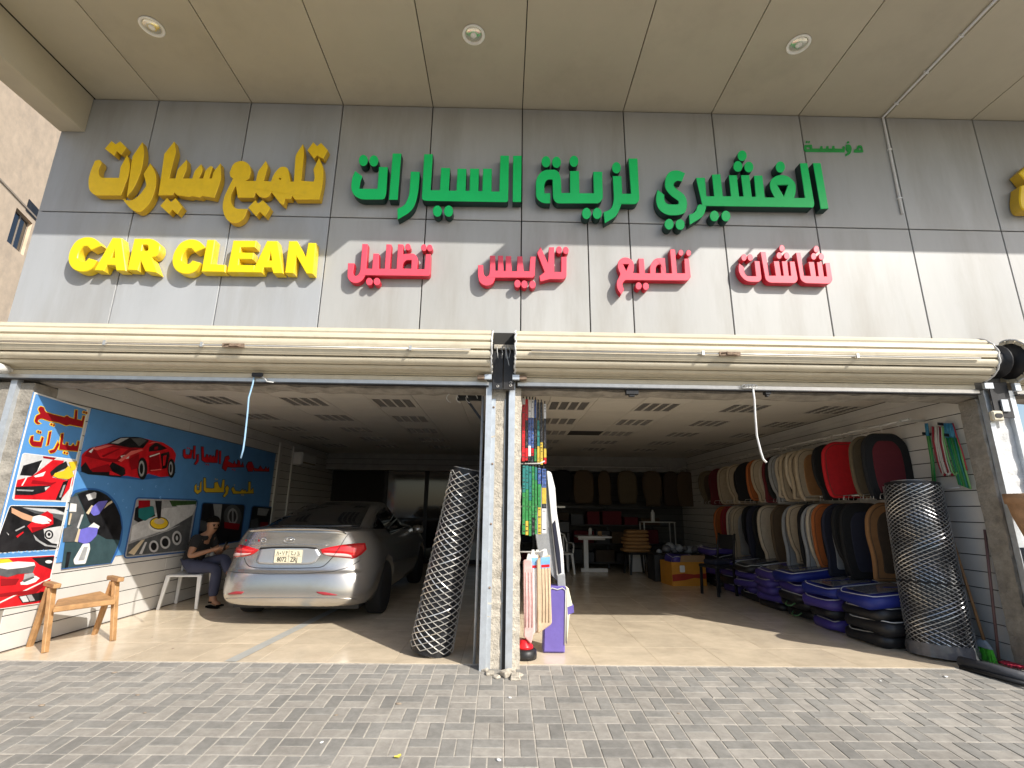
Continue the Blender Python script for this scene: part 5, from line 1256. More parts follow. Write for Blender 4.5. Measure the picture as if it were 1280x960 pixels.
# hair cap, ears, face
hc = Vector(sb(.213, -.03, 1.105))
b = MB(); rows = []
fd = Vector((.80, -.55, -.25)).normalized(); sd = fd.cross(Vector((0, 0, 1))).normalized(); ud = sd.cross(fd)
HT = lambda i, a: math.pi*i/16*(1.02+.22*max(-.4, math.cos(a)))
for i in range(9):
    rows.append([hc+(-fd*math.cos(a)*.088+sd*math.sin(a)*.083)*math.sin(HT(i, a))*(1.06 if math.cos(a) > -.3 else .97)+ud*(.078*math.cos(HT(i, a))+(.0 if math.cos(a) > -.2 else .016)) for a in [2*math.pi*j/20 for j in range(20)]])
b.grid(rows, closed=True); b.add([p for p in rows[-1]], [tuple(range(20))]); b.build('hair', 'hair', man)
fc = Vector(sb(.222, -.03, 1.065)); b = MB()
b.lathe([(0, .0), (.010, -.006), (.015, -.018), (.0, -.026)], 8, fc+fd*.083+ud*.012, X=sd, Y=fd, Z=ud)
for s_ in (-1, 1): b.lathe([(0, .014), (.012, .008), (.015, -.004), (.008, -.018), (0, -.022)], 8, fc+sd*s_*.079-fd*.002+ud*.004, X=fd*.8, Y=sd*.5, Z=ud)
b.build('face_features', 'skin', man)
b = MB()
for s_ in (-1, 1):
    b.lathe([(0, .006), (.011, .003), (.012, 0), (0, -.005)], 8, fc+fd*.077+sd*s_*.030+ud*.016, X=sd, Y=ud, Z=fd); b.bar(fc+fd*.080+sd*s_*.014+ud*.034, fc+fd*.074+sd*s_*.048+ud*.032, .007, .007)
b.bar(fc+fd*.081+sd*-.020-ud*.030, fc+fd*.081+sd*.020-ud*.030, .010, .007); b.bar(fc+fd*.082+sd*-.026-ud*.018, fc+fd*.082+sd*.026-ud*.018, .007, .008)
b.build('eyes_and_mouth', 'hair', man)
for (a_, t_) in ((a1, t1_), (a2, t2_)):
    a_ = Vector(a_); t_ = Vector(t_); d = (t_-a_); d.z *= .5; d.normalize()
    b = MB(); base = a_+Vector((0, 0, -.075)) if a_.z < .2 else a_+Vector((.01, -.01, -.075))
    if a_.z < .2: base.z = .012
    b.bar(base-d*.06, base+d*.21, .085, .022); b.bar(base+d*.11+Vector((0, 0, .045)), base+d*.16+Vector((0, 0, .05)), .10, .022); b.bar(base-d*.02+Vector((0, 0, .06)), base+d*.03+Vector((0, 0, .07)), .09, .02)
    b.build('sandal', 'hair', man, bev=.004)
ph = MB(); hm = (hands[0][2]+hands[1][2])/2+Vector((.035, -.01, .035)); ph.bar(hm+Vector((-.005, .0, -.06)), hm+Vector((.04, -.02, .065)), .07, .009, up=(1, 0, 0))
tag(ph.build('phone', 'car_glass', bev=.003), 'dark phone held in the hands of the man by the car', 'phone')

# ================================================================== ROLLS OF NETTING
def netting(label, base, top, r0, r1, mat, ns, turns, wire_r, wrap=False, lean=None):
    t = thing('netting_roll', label, 'netting roll', 'rolls of wire netting')
    base, top = Vector(base), Vector(top); ax = (top-base); L = ax.length; ax.normalize()
    x = ax.cross(Vector((0, 1, 0))).normalized(); y = ax.cross(x)
    def pt(a, s, rr=0): r = (r0+(r1-r0)*s)*(1+.018*math.sin(3*a+5*s))+rr; return base+ax*(L*s)+x*math.cos(a)*r+y*math.sin(a)*r
    b = MB(); b.grid([[pt(2*math.pi*j/40, i/12, -.012) for j in range(40)] for i in range(13)], closed=True)
    # spiral edge of the rolled sheet at both ends
    for s_ in (0, 1):
        sp = []
        for k in range(80):
            a = k*.35; rr = -.02-.0045*k*.35
            if (r0 if s_ == 0 else r1)+rr < .03: break
            sp.append(pt(a, s_, rr)+ax*(.004*math.sin(a*2.3)))
        b.tube(sp, .006, 4, mi=1)
    for s_ in (.003, .985):
        rg = [pt(2*math.pi*j/40, s_, -.03) for j in range(40)]; b.add(rg, [tuple(range(40))])
    b.build('roll', ['net_dark', mat], t)
    b = MB(); nst = int(60*turns)
    for sg in (1, -1):
        for k in range(ns):
            a0 = 2*math.pi*k/ns+(.02 if sg > 0 else 0); pts = []
            n = max(8, int(abs(turns)*34))
            for i in range(n+1):
                s = i/n; a = a0+sg*2*math.pi*turns*s
                pts.append(pt(a, .02+.96*s, .002*sg+.0015*math.sin(a*5)))
            b.tube(pts, wire_r, 3, smooth=False)
    b.build('wire_mesh', mat, t, weld=False, recalc=False)['kind'] = 'stuff'
    b = MB(); a = -1.75
    b.grid([[pt(a+.01*q+.02*math.sin(i), i/14, .004+.003*q) for q in range(4)] for i in range(15)]); b.grid([[pt(a+.01*q+.02*math.sin(i), i/14, -.006) for q in range(4)] for i in range(15)][::-1]); b.build('sheet_edge', 'net_dark', t)
    return t, pt, L
netting('leaning roll of diamond wire netting in front of the car, against the centre column', (-.665, 5.17, .03), (-.365, 4.98+.09, 1.72), .205, .168, 'net_wire', 11, 2.55, .0048)
t, pt, L = netting('upright roll of wire netting in plastic film near the brooms', (4.315, 5.25, .0), (4.42, 5.36, 1.66), .268, .255, 'net_wire_grey', 21, 1.95, .0040)
b = MB(); b.grid([[pt(2*math.pi*j/40, -.0+i*.035, .012+.01*math.sin(j*2.1+i*1.7)) for j in range(40)] for i in range(3)], closed=True); b.build('plastic_skirt', 'plastic_film', t)
b = MB(); b.tube([pt(2*math.pi*j/40, .40, .008) for j in range(40)], .006, 5, closed=True); b.build('tie_band', 'net_dark', t)
# ================================================================== GOODS HANGING IN THE RIGHT BAY
COLS = {'black': (.012, .012, .013), 'beige': (.42, .34, .24), 'light beige': (.52, .45, .35), 'brown': (.11, .075, .045), 'olive brown': (.13, .10, .06), 'red': (.55, .012, .02), 'orange': (.42, .12, .03),
        'maroon': (.12, .012, .018), 'grey': (.30, .31, .32), 'navy': (.02, .022, .04), 'tan': (.30, .15, .06), 'dark brown': (.06, .042, .028), 'dark red': (.22, .012, .016)}
for k, c in COLS.items(): M('cloth '+k, c, .85, var=.1, scale=20, bump=.35, bscale=160)
hk = MB(); hk.tube([(0, 0, .0), (0, 0, .05), (.01, 0, .075), (.0, .012, .09), (-.012, .0, .085)], .0035, 5); hook_me = hk.mesh('hook', ['bar_alu'])
def cover_outline(w, h, kind):
    a = w/2
    if kind == 0: p = [(-.42*a, 0, .05), (.42*a, 0, .05), (.80*a, -.06*h, .08), (.98*a, -.22*h, .1), (1.0*a, -.5*h, .1), (.86*a, -.72*h, .08), (.72*a, -.80*h, .04), (.70*a, -.98*h, .03), (-.70*a, -.98*h, .03), (-.72*a, -.80*h, .04), (-.86*a, -.72*h, .08), (-1.0*a, -.5*h, .1), (-.98*a, -.22*h, .1), (-.80*a, -.06*h, .08)]
    elif kind == 1: p = [(-.5*a, 0, .06), (.5*a, 0, .06), (.92*a, -.14*h, .1), (1.0*a, -.45*h, .1), (.95*a, -.8*h, .1), (.8*a, -1.0*h, .06), (-.8*a, -1.0*h, .06), (-.95*a, -.8*h, .1), (-1.0*a, -.45*h, .1), (-.92*a, -.14*h, .1)]
    else: p = [(-.3*a, 0, .03), (.3*a, 0, .03), (.62*a, -.05*h, .06), (.9*a, -.17*h, .08), (1.0*a, -.42*h, .1), (.88*a, -.7*h, .1), (.95*a, -1.0*h, .05), (-.95*a, -1.0*h, .05), (-.88*a, -.7*h, .1), (-1.0*a, -.42*h, .1), (-.9*a, -.17*h, .08), (-.62*a, -.05*h, .06)]
    return fillet(p, 4)
_cov = {}
def cover_mesh(w, h, kind, t):
    key = (w, h, kind, t)
    if key not in _cov:
        o = cover_outline(w, h, kind); P = lambda u, v, w_: Vector((u, w_, v))
        b = MB(); b.prism(o, P, -t/2, 0, ch=.016); b.prism(o, P, t/2, 0, ch=.016)
        ins = [(x*.62, y*.78-.12*h) for x, y in o]
        c = MB(); c.prism(ins, P, -t/2-.007, -t/2+.002, ch=.006)
        seam_ = MB(); so = inset(o, .035); seam_.tube([Vector((x, -t/2-.0005, y)) for x, y in so], .0035, 4, closed=True)
        _cov[key] = (b, c, seam_)
    return _cov[key]
_mc = {}
def cover(label, loc, rz, w, h, kind, col, insert=None, trim=None, group='seat covers hanging in the right bay'):
    t = thing('seat_cover', label, 'seat cover', group, loc, rz)
    B, I, S_ = cover_mesh(w, h, kind, .055)
    def get(kind_, mb, mat):
        k = (w, h, kind, kind_, mat)
        if k not in _mc: _mc[k] = mb.mesh(kind_, ['cloth '+mat], smooth=False)
        return _mc[k]
    obj('cover', get('cover', B, col), t)
    obj('stitching', get('stitching', S_, trim or ('dark brown' if col not in ('black', 'navy') else 'black')), t)
    if insert: obj('insert', get('insert', I, insert), t)
    obj('hook', hook_me, t)
    t.scale = (rng.uniform(.93, 1.07), rng.uniform(.8, 1.3), rng.uniform(.95, 1.05))
    return t
XLF = 4.22
def cov_at(px, py): return PX(px, py, XLF).y
top = [(872, 'olive brown', 'dark brown'), (884, 'maroon', None), (895, 'beige', None), (909, 'beige', 'black'), (921, 'black', None), (932, 'orange', None), (941, 'beige', 'light beige'), (952, 'maroon', None), (957, 'black', None), (963, 'grey', 'black'),
       (970, 'light beige', None), (975, 'beige', 'black'), (982, 'light beige', 'black'), (988, 'beige', None), (994, 'beige', 'tan'), (1018, 'black', None), (1031, 'red', None), (1064, 'olive brown', None), (1079, 'black', 'maroon')]
for i, (x, c, ins) in enumerate(top):
    y = cov_at(x, 585); y = max(y, 5.72)
    nxt = top[i+1] if i+1 < len(top) else None; prv = top[i-1] if i else None
    desc = c+(' seat cover with %s panel' % ins if ins else ' seat cover')
    where = 'nearest the right roll on the top rail' if nxt is None else ('at the far end of the top rail' if prv is None else 'on the top rail between %s and %s covers' % (prv[1], nxt[1]))
    cover(('%s %s' % (desc, where)).replace(' seat cover with ', ' cover with '), (XLF+.29, y, 2.27-.012*(y-5.7)), rad(rng.uniform(-11, 7)-4), .60, .72 if i % 3 else .76, (1 if c == 'red' or i == 18 else (0, 2, 1)[i % 3]), c, ins)
low = [(892, 'orange', None), (903, 'dark red', 'black'), (909, 'light beige', 'black'), (916, 'beige', 'grey'), (928, 'black', None), (935, 'navy', None), (942, 'black', None), (948, 'light beige', None), (964, 'brown', None), (979, 'grey', None), (988, 'beige', None),
       (997, 'black', None), (1005, 'grey', 'black'), (1009, 'light beige', None), (1016, 'orange', 'black'), (1029, 'navy', 'grey'), (1045, 'black', None), (1053, 'black', 'navy'), (1078, 'tan', 'dark brown')]
for i, (x, c, ins) in enumerate(low):
    y = cov_at(x, 665); y = max(y, 5.60)
    nxt = low[i+1] if i+1 < len(low) else None; prv = low[i-1] if i else None
    desc = c+(' seat cover with %s panel' % ins if ins else ' seat cover')
    where = 'half behind the roll on the lower rail' if nxt is None else ('at the far end of the lower rail' if prv is None else 'on the lower rail between %s and %s covers' % (prv[1], nxt[1]))
    cover(('%s %s' % (desc, where)).replace(' seat cover with ', ' cover with '), (XLF+.29+(.06 if nxt is None else 0), y, 1.47-.004*(y-5.7)), rad(rng.uniform(-11, 7)-4), .60, .93 if i % 2 else .88, (2, 0, 1)[i % 3], c, ins)
bk_ = [(703, 'black', 0, .50), (729, 'brown', 1, .50), (755, 'brown', 2, .36), (783, 'olive brown', 1, .52), (814, 'brown', 0, .54), (838, 'dark brown', 2, .46), (856, 'brown', 1, .46)]
for i, (x, c, k, w) in enumerate(bk_):
    p = PY(x, 584, 12.7)
    cover('dim %s seat cover hanging on the back wall, %s from the left' % (c, ordn[i]), (p.x, 12.7, 2.33), 0, w, .86, k, c, None)
# rails and their arms
for z, y0, y1, lab in ((2.365, 5.35, 12.6, 'upper'), (1.565, 5.45, 11.4, 'lower')):
    t = thing('hanging_rail', 'long white %s rail for seat covers along the right wall' % lab, 'rail', 'rails for seat covers')
    b = MB(); b.tube([(XLF+.29, y0, z), (XLF+.29, y1, z)], .012, 8); b.build('tube', 'shelf_white', t)
    y = y0+.1
    while y < y1:
        b = MB(); b.bar((XL if 0 else XR-.001, y, z), (XLF+.25, y, z), .02, .03); b.build('arm', 'bar_alu', t); y += 1.2
    b = MB()
    for k in range(60):
        yy = y0+.15+(y1-y0-.3)*k/60+rng.uniform(-.03, .03); x_ = XLF+.22+rng.uniform(-.2, .05)
        b.tube([(XLF+.29, yy, z+.012), (x_, yy-.01, z-.01), (x_-.02, yy-.02, z-.06), (x_+.01, yy-.03, z-.07)], .004, 4)
    b.build('spare_hooks', 'bar_alu', t)['kind'] = 'stuff'
t = thing('hanging_rail', 'dim rail on the back wall carrying brown seat covers', 'rail', 'rails for seat covers')
b = MB(); b.tube([(.4, 12.7, 2.42), (4.1, 12.7, 2.42)], .012, 8); b.build('tube', 'shelf_white', t)
for x_ in (.5, 1.6, 2.8, 4.0):
    b = MB(); b.bar((x_, 12.7, 2.43), (x_, 12.899, 2.43), .02, .02); b.build('arm', 'bar_alu', t)
# --- zipped bags piled along the right wall
M('bag purple', (.06, .042, .24), .45, var=.12, bump=.25, bscale=14); M('bag blue', (.012, .022, .19), .45, var=.12, bump=.25, bscale=14); M('bag black', (.014, .014, .016), .4, var=.3, bump=.4, bscale=12); M('piping', (.62, .62, .60), .5); M('handle_green', (.10, .22, .09), .6)
def bag(label, loc, size, rot, mat, handle=False, window=False):
    t = thing('zip_bag', label, 'bag', 'zipped bags piled along the right wall', loc); t.rotation_euler = rot
    lx, ly, lz = size; b = MB(); rows = []; z0r = rng.uniform(0, 6)
    e = .35
    for i in range(9):
        v = -math.pi/2+math.pi*i/8; cz = math.copysign(abs(math.sin(v))**.45, math.sin(v)); cr = max(.02, abs(math.cos(v))**.38)
        rows.append([Vector((lx/2*cr*math.copysign(abs(math.cos(a))**e, math.cos(a)), ly/2*cr*math.copysign(abs(math.sin(a))**e, math.sin(a)), lz/2+lz/2*cz*(1+.16*math.sin(3*a+7*loc[1])+.10*math.sin(5*a+3*loc[1]+z0r)))) for a in [2*math.pi*j/28 for j in range(28)]])
    b.grid(rows, closed=True); b.add(rows[0], [tuple(range(27, -1, -1))]); b.add(rows[-1], [tuple(range(28))])
    b.build('case', mat, t)
    b = MB(); b.tube([p*1.0+Vector((0, 0, .002)) for p in rows[6]], .0055, 4, closed=True); b.build('piping', 'piping', t)
    if handle:
        b = MB(); b.tube([(-lx/2-.005, -.08, lz*.6), (-lx/2-.05, -.06, lz*.35), (-lx/2-.06, 0, lz*.28), (-lx/2-.05, .06, lz*.35), (-lx/2-.005, .08, lz*.6)], .009, 6); b.build('handle', 'handle_green', t)
    if window:
        b = MB(); b.box(-lx*.36, lx*.3, -ly*.3, ly*.3, lz*1.0, lz*1.0+.012); b.build('clear_window', 'plastic_film', t, bev=.004)
    return t
stk = [(5.75, 4.28, ['black', 'black', 'black', 'blue']), (6.38, 4.24, ['purple', 'black', 'purple', 'blue']), (7.02, 4.26, ['black', 'black', 'black', 'purple', 'blue']), (7.68, 4.28, ['black', 'purple', 'purple', 'purple', 'purple']), (8.34, 4.28, ['black', 'purple', 'purple', 'purple', 'black']), (9.05, 4.30, ['purple', 'black', 'purple', 'purple']), (9.75, 4.3, ['black', 'black', 'purple', 'black', 'black', 'purple'])]
pname = ['in the pile behind the right netting roll', 'in the second pile from the entrance', 'in the third pile from the entrance', 'in the fourth pile, mid wall', 'in the fifth pile beside the black chair', 'in the sixth pile behind the black chair', 'in the farthest pile by the carton']
for i, (y, x, cs) in enumerate(stk):
    z = 0.0; hgt = .125 if len(cs) > 4 else .145
    lev = ['bottom', 'second', 'third', 'fourth', 'fifth', 'sixth']
    for k, c in enumerate(cs):
        l = 'topmost' if k == len(cs)-1 else (lev[k]+' from the floor' if k else 'bottom')
        hh = hgt*rng.uniform(.9, 1.1)
        bag('%s zipped bag, %s %s' % (c, l, pname[i]), (x+rng.uniform(-.05, .05)-.02*k, y+rng.uniform(-.03, .03), z), (.78, .62, hh), (rng.uniform(-.05, .05), rad(-7 if k > 1 else -2)+rng.uniform(-.03, .03), rad(rng.uniform(-13, 13))), 'bag '+c, handle=(i == 2 and k in (0, 1)), window=(k == len(cs)-1))
        z += hh*.93
# --- black chair in front of the bags
bc = thing('dining_chair', 'black high backed chair standing before the bag piles', 'chair', None, (3.62, 8.75, 0), rad(200))
for sx in (-1, 1):
    for sy in (-1, 1):
        b = MB(); b.bar((sx*.19, sy*.19, 0), (sx*.18, sy*.18, .43), .035, .035); b.build('leg', 'car_black', bc)
b = MB(); b.box(-.21, .21, -.21, .21, .43, .48); b.build('seat', 'car_black', bc, bev=.012)
for sy in (-1, 1):
    b = MB(); b.tube([(-.19, sy*.18, .48), (-.22, sy*.185, .75), (-.27, sy*.18, .98)], .02, 6); b.build('back_post', 'car_black', bc)
b = MB(); b.box(-.275, -.235, -.17, .17, .72, .96); b.build('backrest', 'car_black', bc, bev=.012)
b = MB(); b.box(-.16, .16, -.15, .15, .481, .56); tb2 = b.build('folded_cloth', 'cloth navy', None, bev=.02); tb2.matrix_world = Matrix.Translation((3.62, 8.75, 0)) @ Matrix.Rotation(rad(200), 4, 'Z')
tag(tb2, 'dark folded cloth lying on the seat of the black chair', 'cloth')
# --- carton of goods
M('carton', (.36, .22, .11), .8, var=.1); M('carton_orange', (.62, .27, .03), .6, var=.12); M('carton_red', (.38, .035, .02), .6)
ct = thing('carton', 'open orange and red printed cardboard carton full of dark goods', 'carton', None, (3.45, 9.95, 0), rad(8))
b = MB(); b.box(-.34, .34, -.24, -.236, 0, .42); b.box(-.34, .34, .236, .24, 0, .42); b.box(-.34, -.336, -.2359, .2359, 0, .42); b.box(.336, .34, -.2359, .2359, 0, .42); b.box(-.335, .335, -.235, .235, 0.002, .01); b.build('box_wall', 'carton_orange', ct, weld=False)
b = MB(); b.prism([(-.336, .08), (-.1, .1), (.1, .14), (.336, .12), (.336, .22), (.1, .2), (-.1, .22), (-.336, .2)], lambda u, v, w: Vector((u, -.2405+w, v)), -.0015, .0); b.prism(fillet([(-.06, .24, .02), (.04, .24, .02), (.04, .36, .02), (-.06, .36, .02)]), lambda u, v, w: Vector((u-.12, -.2405+w, v)), -.0016, 0, mi=1); b.build('printed_band', ['carton_red', 'p_white'], ct)
b = MB(); b.bar((-.34, -.24, .42), (-.34, -.30, .50), .004, .002); b.add([(-.16, -.241, .42), (.34, -.241, .42), (.33, -.27, .54), (-.15, -.27, .54), (-.16, -.237, .42), (.34, -.237, .42), (.33, -.266, .54), (-.15, -.266, .54)], [(0, 1, 2, 3), (7, 6, 5, 4), (0, 4, 5, 1), (1, 5, 6, 2), (2, 6, 7, 3), (3, 7, 4, 0)]); b.build('flap', 'carton', ct)
bag('purple zipped bag stuffed into the top of the orange carton', (3.42, 9.95, .36), (.55, .38, .16), (.1, .05, .2), 'bag purple')
for k in range(9):
    b = MB(); s_ = rng.uniform(.05, .1); b.lathe([(0, 0), (s_, s_*.3), (s_*1.1, s_), (s_*.5, s_*1.6), (0, s_*1.7)], 9, (0, 0, 0)); b.v = [(v[0]*rng.uniform(.8, 1.2), v[1]*rng.uniform(.8, 1.2), v[2]) for v in b.v]
    o = b.build('wrapped_item', 'plastic_film' if k % 2 else 'cloth grey', loc=(3.2+.10*k, 10.45+rng.uniform(-.08, .1), .50+.03*(k % 3)))
    tag(o, ['film-wrapped', 'grey cloth'][k % 2 == 0]+' bundle, %s from the left on the dim stack behind the carton' % ordn[k], 'bundle', 'bundles heaped behind the carton')
b = MB(); b.box(3.0, 4.25, 10.25, 10.75, 0, .50); tag(b.build('storage_bench', 'black_steel', bev=.01), 'dark low bench under the bundles behind the orange carton', 'bench')
# --- stack of orange cushions on a stool, tables, shelves and the far white chair
st = thing('stool', 'black wooden stool under the orange cushions', 'stool', None, (2.95, 11.4, 0), .1)
for sx in (-1, 1):
    for sy in (-1, 1):
        b = MB(); b.bar((sx*.22, sy*.2, 0), (sx*.17, sy*.16, .42), .04, .04); b.build('leg', 'car_black', st)
b = MB(); b.box(-.24, .24, -.22, .22, .42, .46); b.build('seat', 'car_black', st, bev=.008)
for k in range(6):
    b = MB(); rows = []
    for i in range(7):
        v = -math.pi/2+math.pi*i/6; cr = abs(math.cos(v))**.3
        rows.append([Vector(((.31-.012*k)*cr*math.copysign(abs(math.cos(a))**.4, math.cos(a)), .24*cr*math.copysign(abs(math.sin(a))**.4, math.sin(a)), .04+.04*math.copysign(abs(math.sin(v))**.7, math.sin(v)))) for a in [2*math.pi*j/24 for j in range(24)]])
    b.grid(rows, closed=True)
    o = b.build('cushion', mm('cushion', (.36, .19, .07), .85, var=.1, orand=.12), loc=(2.95+rng.uniform(-.03, .03), 11.4, .462+.078*k)); o.rotation_euler = (0, 0, rng.uniform(-.1, .1))
    tag(o, '%s orange brown cushion in the stack on the black stool' % ['bottom', 'second lowest', 'third lowest', 'third highest', 'second highest', 'topmost'][k], 'cushion', 'cushions stacked on the stool')
b = MB(); b.box(2.84, 3.18, 11.62, 11.66, .02, .42); tag(b.build('notice_sheet', 'shelf_white', bev=.004), 'white board leaning behind the black stool', 'board')
tbt = thing('white_table', 'pale table on a T shaped metal leg at the back', 'table', None, (2.02, 11.7, 0), 0)
b = MB(); b.box(-.36, .40, -.3, .3, .74, .78); b.build('tabletop', 'white_plastic', tbt, bev=.006)
b = MB(); b.box(-.30, .30, -.04, .04, .69, .739); b.build('top_beam', 'white_plastic', tbt)
b = MB(); b.box(-.19, -.09, -.05, .05, .08, .69); b.build('column', 'white_plastic', tbt, bev=.006)
b = MB(); b.box(-.26, .34, -.045, .045, 0, .079); b.build('foot', 'white_plastic', tbt, bev=.008)
for k, (x_, r_, h_, lab) in enumerate(((1.98, .04, .17, 'pale tin'), (2.2, .05, .1, 'short brown tub'))):
    b = MB(); b.lathe([(r_, 0), (r_, h_*.8), (r_*.7, h_*.9), (r_*.7, h_)], 14); o = b.build('jar', 'shelf_white' if k == 0 else 'carton', loc=(x_, 11.65, .78)); tag(o, '%s standing on the pale table at the back' % lab, 'jar')
chair_plastic('white plastic armchair in the gloom near the centre column', (1.28, 11.4, 0), rad(-80))
# dark shelving along the back with goods on it
sh_ = thing('shelf_rack', 'dark steel rack with boxes across the back wall', 'shelf', None, (0, 0, 0))
for x_ in (.35, 1.45, 2.55, 3.65):
    b = MB(); b.box(x_, x_+.04, 12.55, 12.59, 0, 1.45); b.build('post', 'black_steel', sh_)
for z in (.12, .55, .98, 1.40):
    b = MB(); b.box(.30, 4.0, 12.35, 12.85, z, z+.025); b.build('shelf', 'black_steel', sh_)
b = MB(); b.box(.28, 1.5, 12.32, 12.345, 1.39, 1.43); b.build('edge_strip', 'bar_alu', sh_)
k = 0
for z in (.146, .576, 1.006):
    x_ = .45
    while x_ < 3.8:
        w = rng.uniform(.2, .5); h = rng.uniform(.15, .34); b = MB(); b.box(0, w, 0, .36, 0, h); mat = rng.choice(['cloth navy', 'cloth black', 'cloth dark brown', 'black_steel', 'cloth brown', 'cloth maroon'])
        o = b.build('storage_box', mat, bev=.008, loc=(x_, 12.4, z)); tag(o, 'dim dark storage box, %s from the left on the %s shelf of the back rack' % (ordn[min(k, 12)], {.146: 'lowest', .576: 'middle', 1.006: 'top'}[z]), 'box', 'boxes on the back rack'); x_ += w+rng.uniform(.03, .12); k += 1
    k = 0
pr = thing('printer', 'dark wide machine with a pale rim left at the back', 'machine', None, (1.1, 12.0, 0))
b = MB(); b.box(-.5, .45, -.2, .2, .82, 1.10); b.build('housing', 'car_black', pr, bev=.03)
b = MB(); b.tube([(-.25, -.215, 1.0), (.05, -.22, 1.02), (.12, -.22, .96), (.05, -.22, .9), (-.25, -.215, .9)], .012, 6, closed=True); b.build('rim', 'shelf_white', pr)
for sx in (-.42, .38):
    b = MB(); b.box(sx, sx+.05, -.15, .15, 0, .82); b.build('leg', 'car_black', pr)
dk = thing('side_table', 'thin legged table with a bottle at the back right', 'table', None, (3.65, 12.0, 0))
b = MB(); b.box(-.4, .35, -.2, .2, 1.08, 1.10); b.build('tabletop', 'bar_alu', dk)
for sx, sy in ((-.38, -.18), (.33, -.18), (-.38, .18), (.33, .18)):
    b = MB(); b.bar((sx*1.0, sy, 0), (sx, sy, 1.08), .022, .022); b.build('leg', 'bar_alu', dk)
b = MB(); b.lathe([(.045, 0), (.045, .2), (.02, .24), (.02, .27), (0, .27)], 14); tag(b.build('bottle', 'white_plastic', loc=(3.52, 11.95, 1.10)), 'white bottle standing on the thin legged table', 'bottle')

# ================================================================== GOODS BY THE CENTRE COLUMN
wp = thing('wall_hooks', 'two white rods carrying the packets beside the centre column', 'hook')
for z in (1.78, 1.02):
    p = PY(652, 580 if z > 1.5 else 690, 5.05); b = MB(); b.tube([(.102, 5.05, p.z), (.36, 5.02, p.z+.005), (.41, 5.02, p.z+.03)], .008, 6); b.build('rod', 'shelf_white', wp)
M('pk_red', (.55, .02, .025), .35, var=.25, scale=30); M('pk_black', (.02, .02, .022), .35, var=.4, scale=60, dirt=(.4, .4, .4), dirt_amt=.7, dscale=45); M('pk_white', (.72, .72, .72), .35, var=.1); M('pk_blue', (.05, .10, .30), .35, var=.35, scale=40, dirt=(.6, .6, .65), dirt_amt=.7, dscale=50)
M('pk_green', (.035, .22, .06), .35, var=.3, scale=30, dirt=(.25, .6, .3), dirt_amt=.6, dscale=40); M('pk_teal', (.03, .19, .18), .35, var=.25, scale=30); M('pk_yellow', (.58, .42, .06), .35, var=.2, scale=30)
def pack(x0, x1, y0, y1, Yp, mats, label, lean=0):
    """a long thin card packet; mats: list of (fraction, material) from top to bottom"""
    a = PY(x0, y0, Yp); c = PY(x1, y1, Yp); t = thing('wiper_packet', label, 'packet', 'long wiper packets by the centre column')
    z0 = a.z; H = a.z-c.z; f0 = 0
    for f1, m in mats:
        b = MB(); b.box(a.x+.001, max(c.x, a.x+.012)-.001, Yp-.012, Yp+.006, z0-H*f1, z0-H*f0-.0008); b.build('card', m, t, bev=.003)
        q0 = z0-H*f0; q1 = z0-H*f1; b = MB()
        for k in range(int((q0-q1)/.035)):
            zq = q0-.012-.035*k-rng.uniform(0, .012); xx0 = a.x+.004+rng.uniform(0, .006)
            if zq-.02 > q1 and rng.random() < .5: b.box(xx0, max(c.x, a.x+.012)-.004-rng.uniform(0, .006), Yp-.0128, Yp-.0122, zq-rng.uniform(.004, .011), zq, 1)
        if b.v: b.build('card_print', ['p_white', 'pk_black', 'pk_red'], t, weld=False)['kind'] = 'stuff'
        f0 = f1
    b = MB(); xm = (a.x+c.x)/2; b.box(xm-.006, xm+.006, Yp-.005, Yp, z0, z0+.03); b.build('hang_tab', 'pk_black', t)
    return t
up_ = [(652.5, 656, 498, 577, [(.1, 'pk_white'), (1, 'pk_red')], 'white and red'), (656.6, 659.8, 499, 576, [(.35, 'pk_red'), (.8, 'pk_black'), (1, 'pk_red')], 'red and black'), (660.3, 663.5, 499.5, 577, [(.3, 'pk_white'), (.75, 'pk_blue'), (.92, 'pk_white'), (1, 'pk_black')], 'white topped blue'), (664, 667.2, 499.5, 578, [(.3, 'pk_white'), (.78, 'pk_blue'), (.9, 'pk_red'), (1, 'pk_black')], 'blue with a red band'),
       (667.7, 670.6, 500, 577, [(.3, 'pk_blue'), (.8, 'pk_black'), (1, 'pk_green')], 'dark blue and green'), (671.2, 674.5, 503, 580, [(.3, 'pk_black'), (.72, 'pk_teal'), (1, 'pk_yellow')], 'black, teal and yellow'), (675, 678.6, 503, 581, [(.65, 'pk_black'), (1, 'pk_yellow')], 'black with yellow end'), (679.2, 683, 505, 580, [(.25, 'pk_white'), (.75, 'pk_black'), (.9, 'pk_yellow'), (1, 'pk_red')], 'white, black and yellow')]
for i, (x0, x1, y0, y1, ms, lab) in enumerate(up_): pack(x0, x1, y0, y1, 5.03+.004*(i % 2), ms, '%s long packet, %s in the upper row by the column' % (lab, ordn[i]))
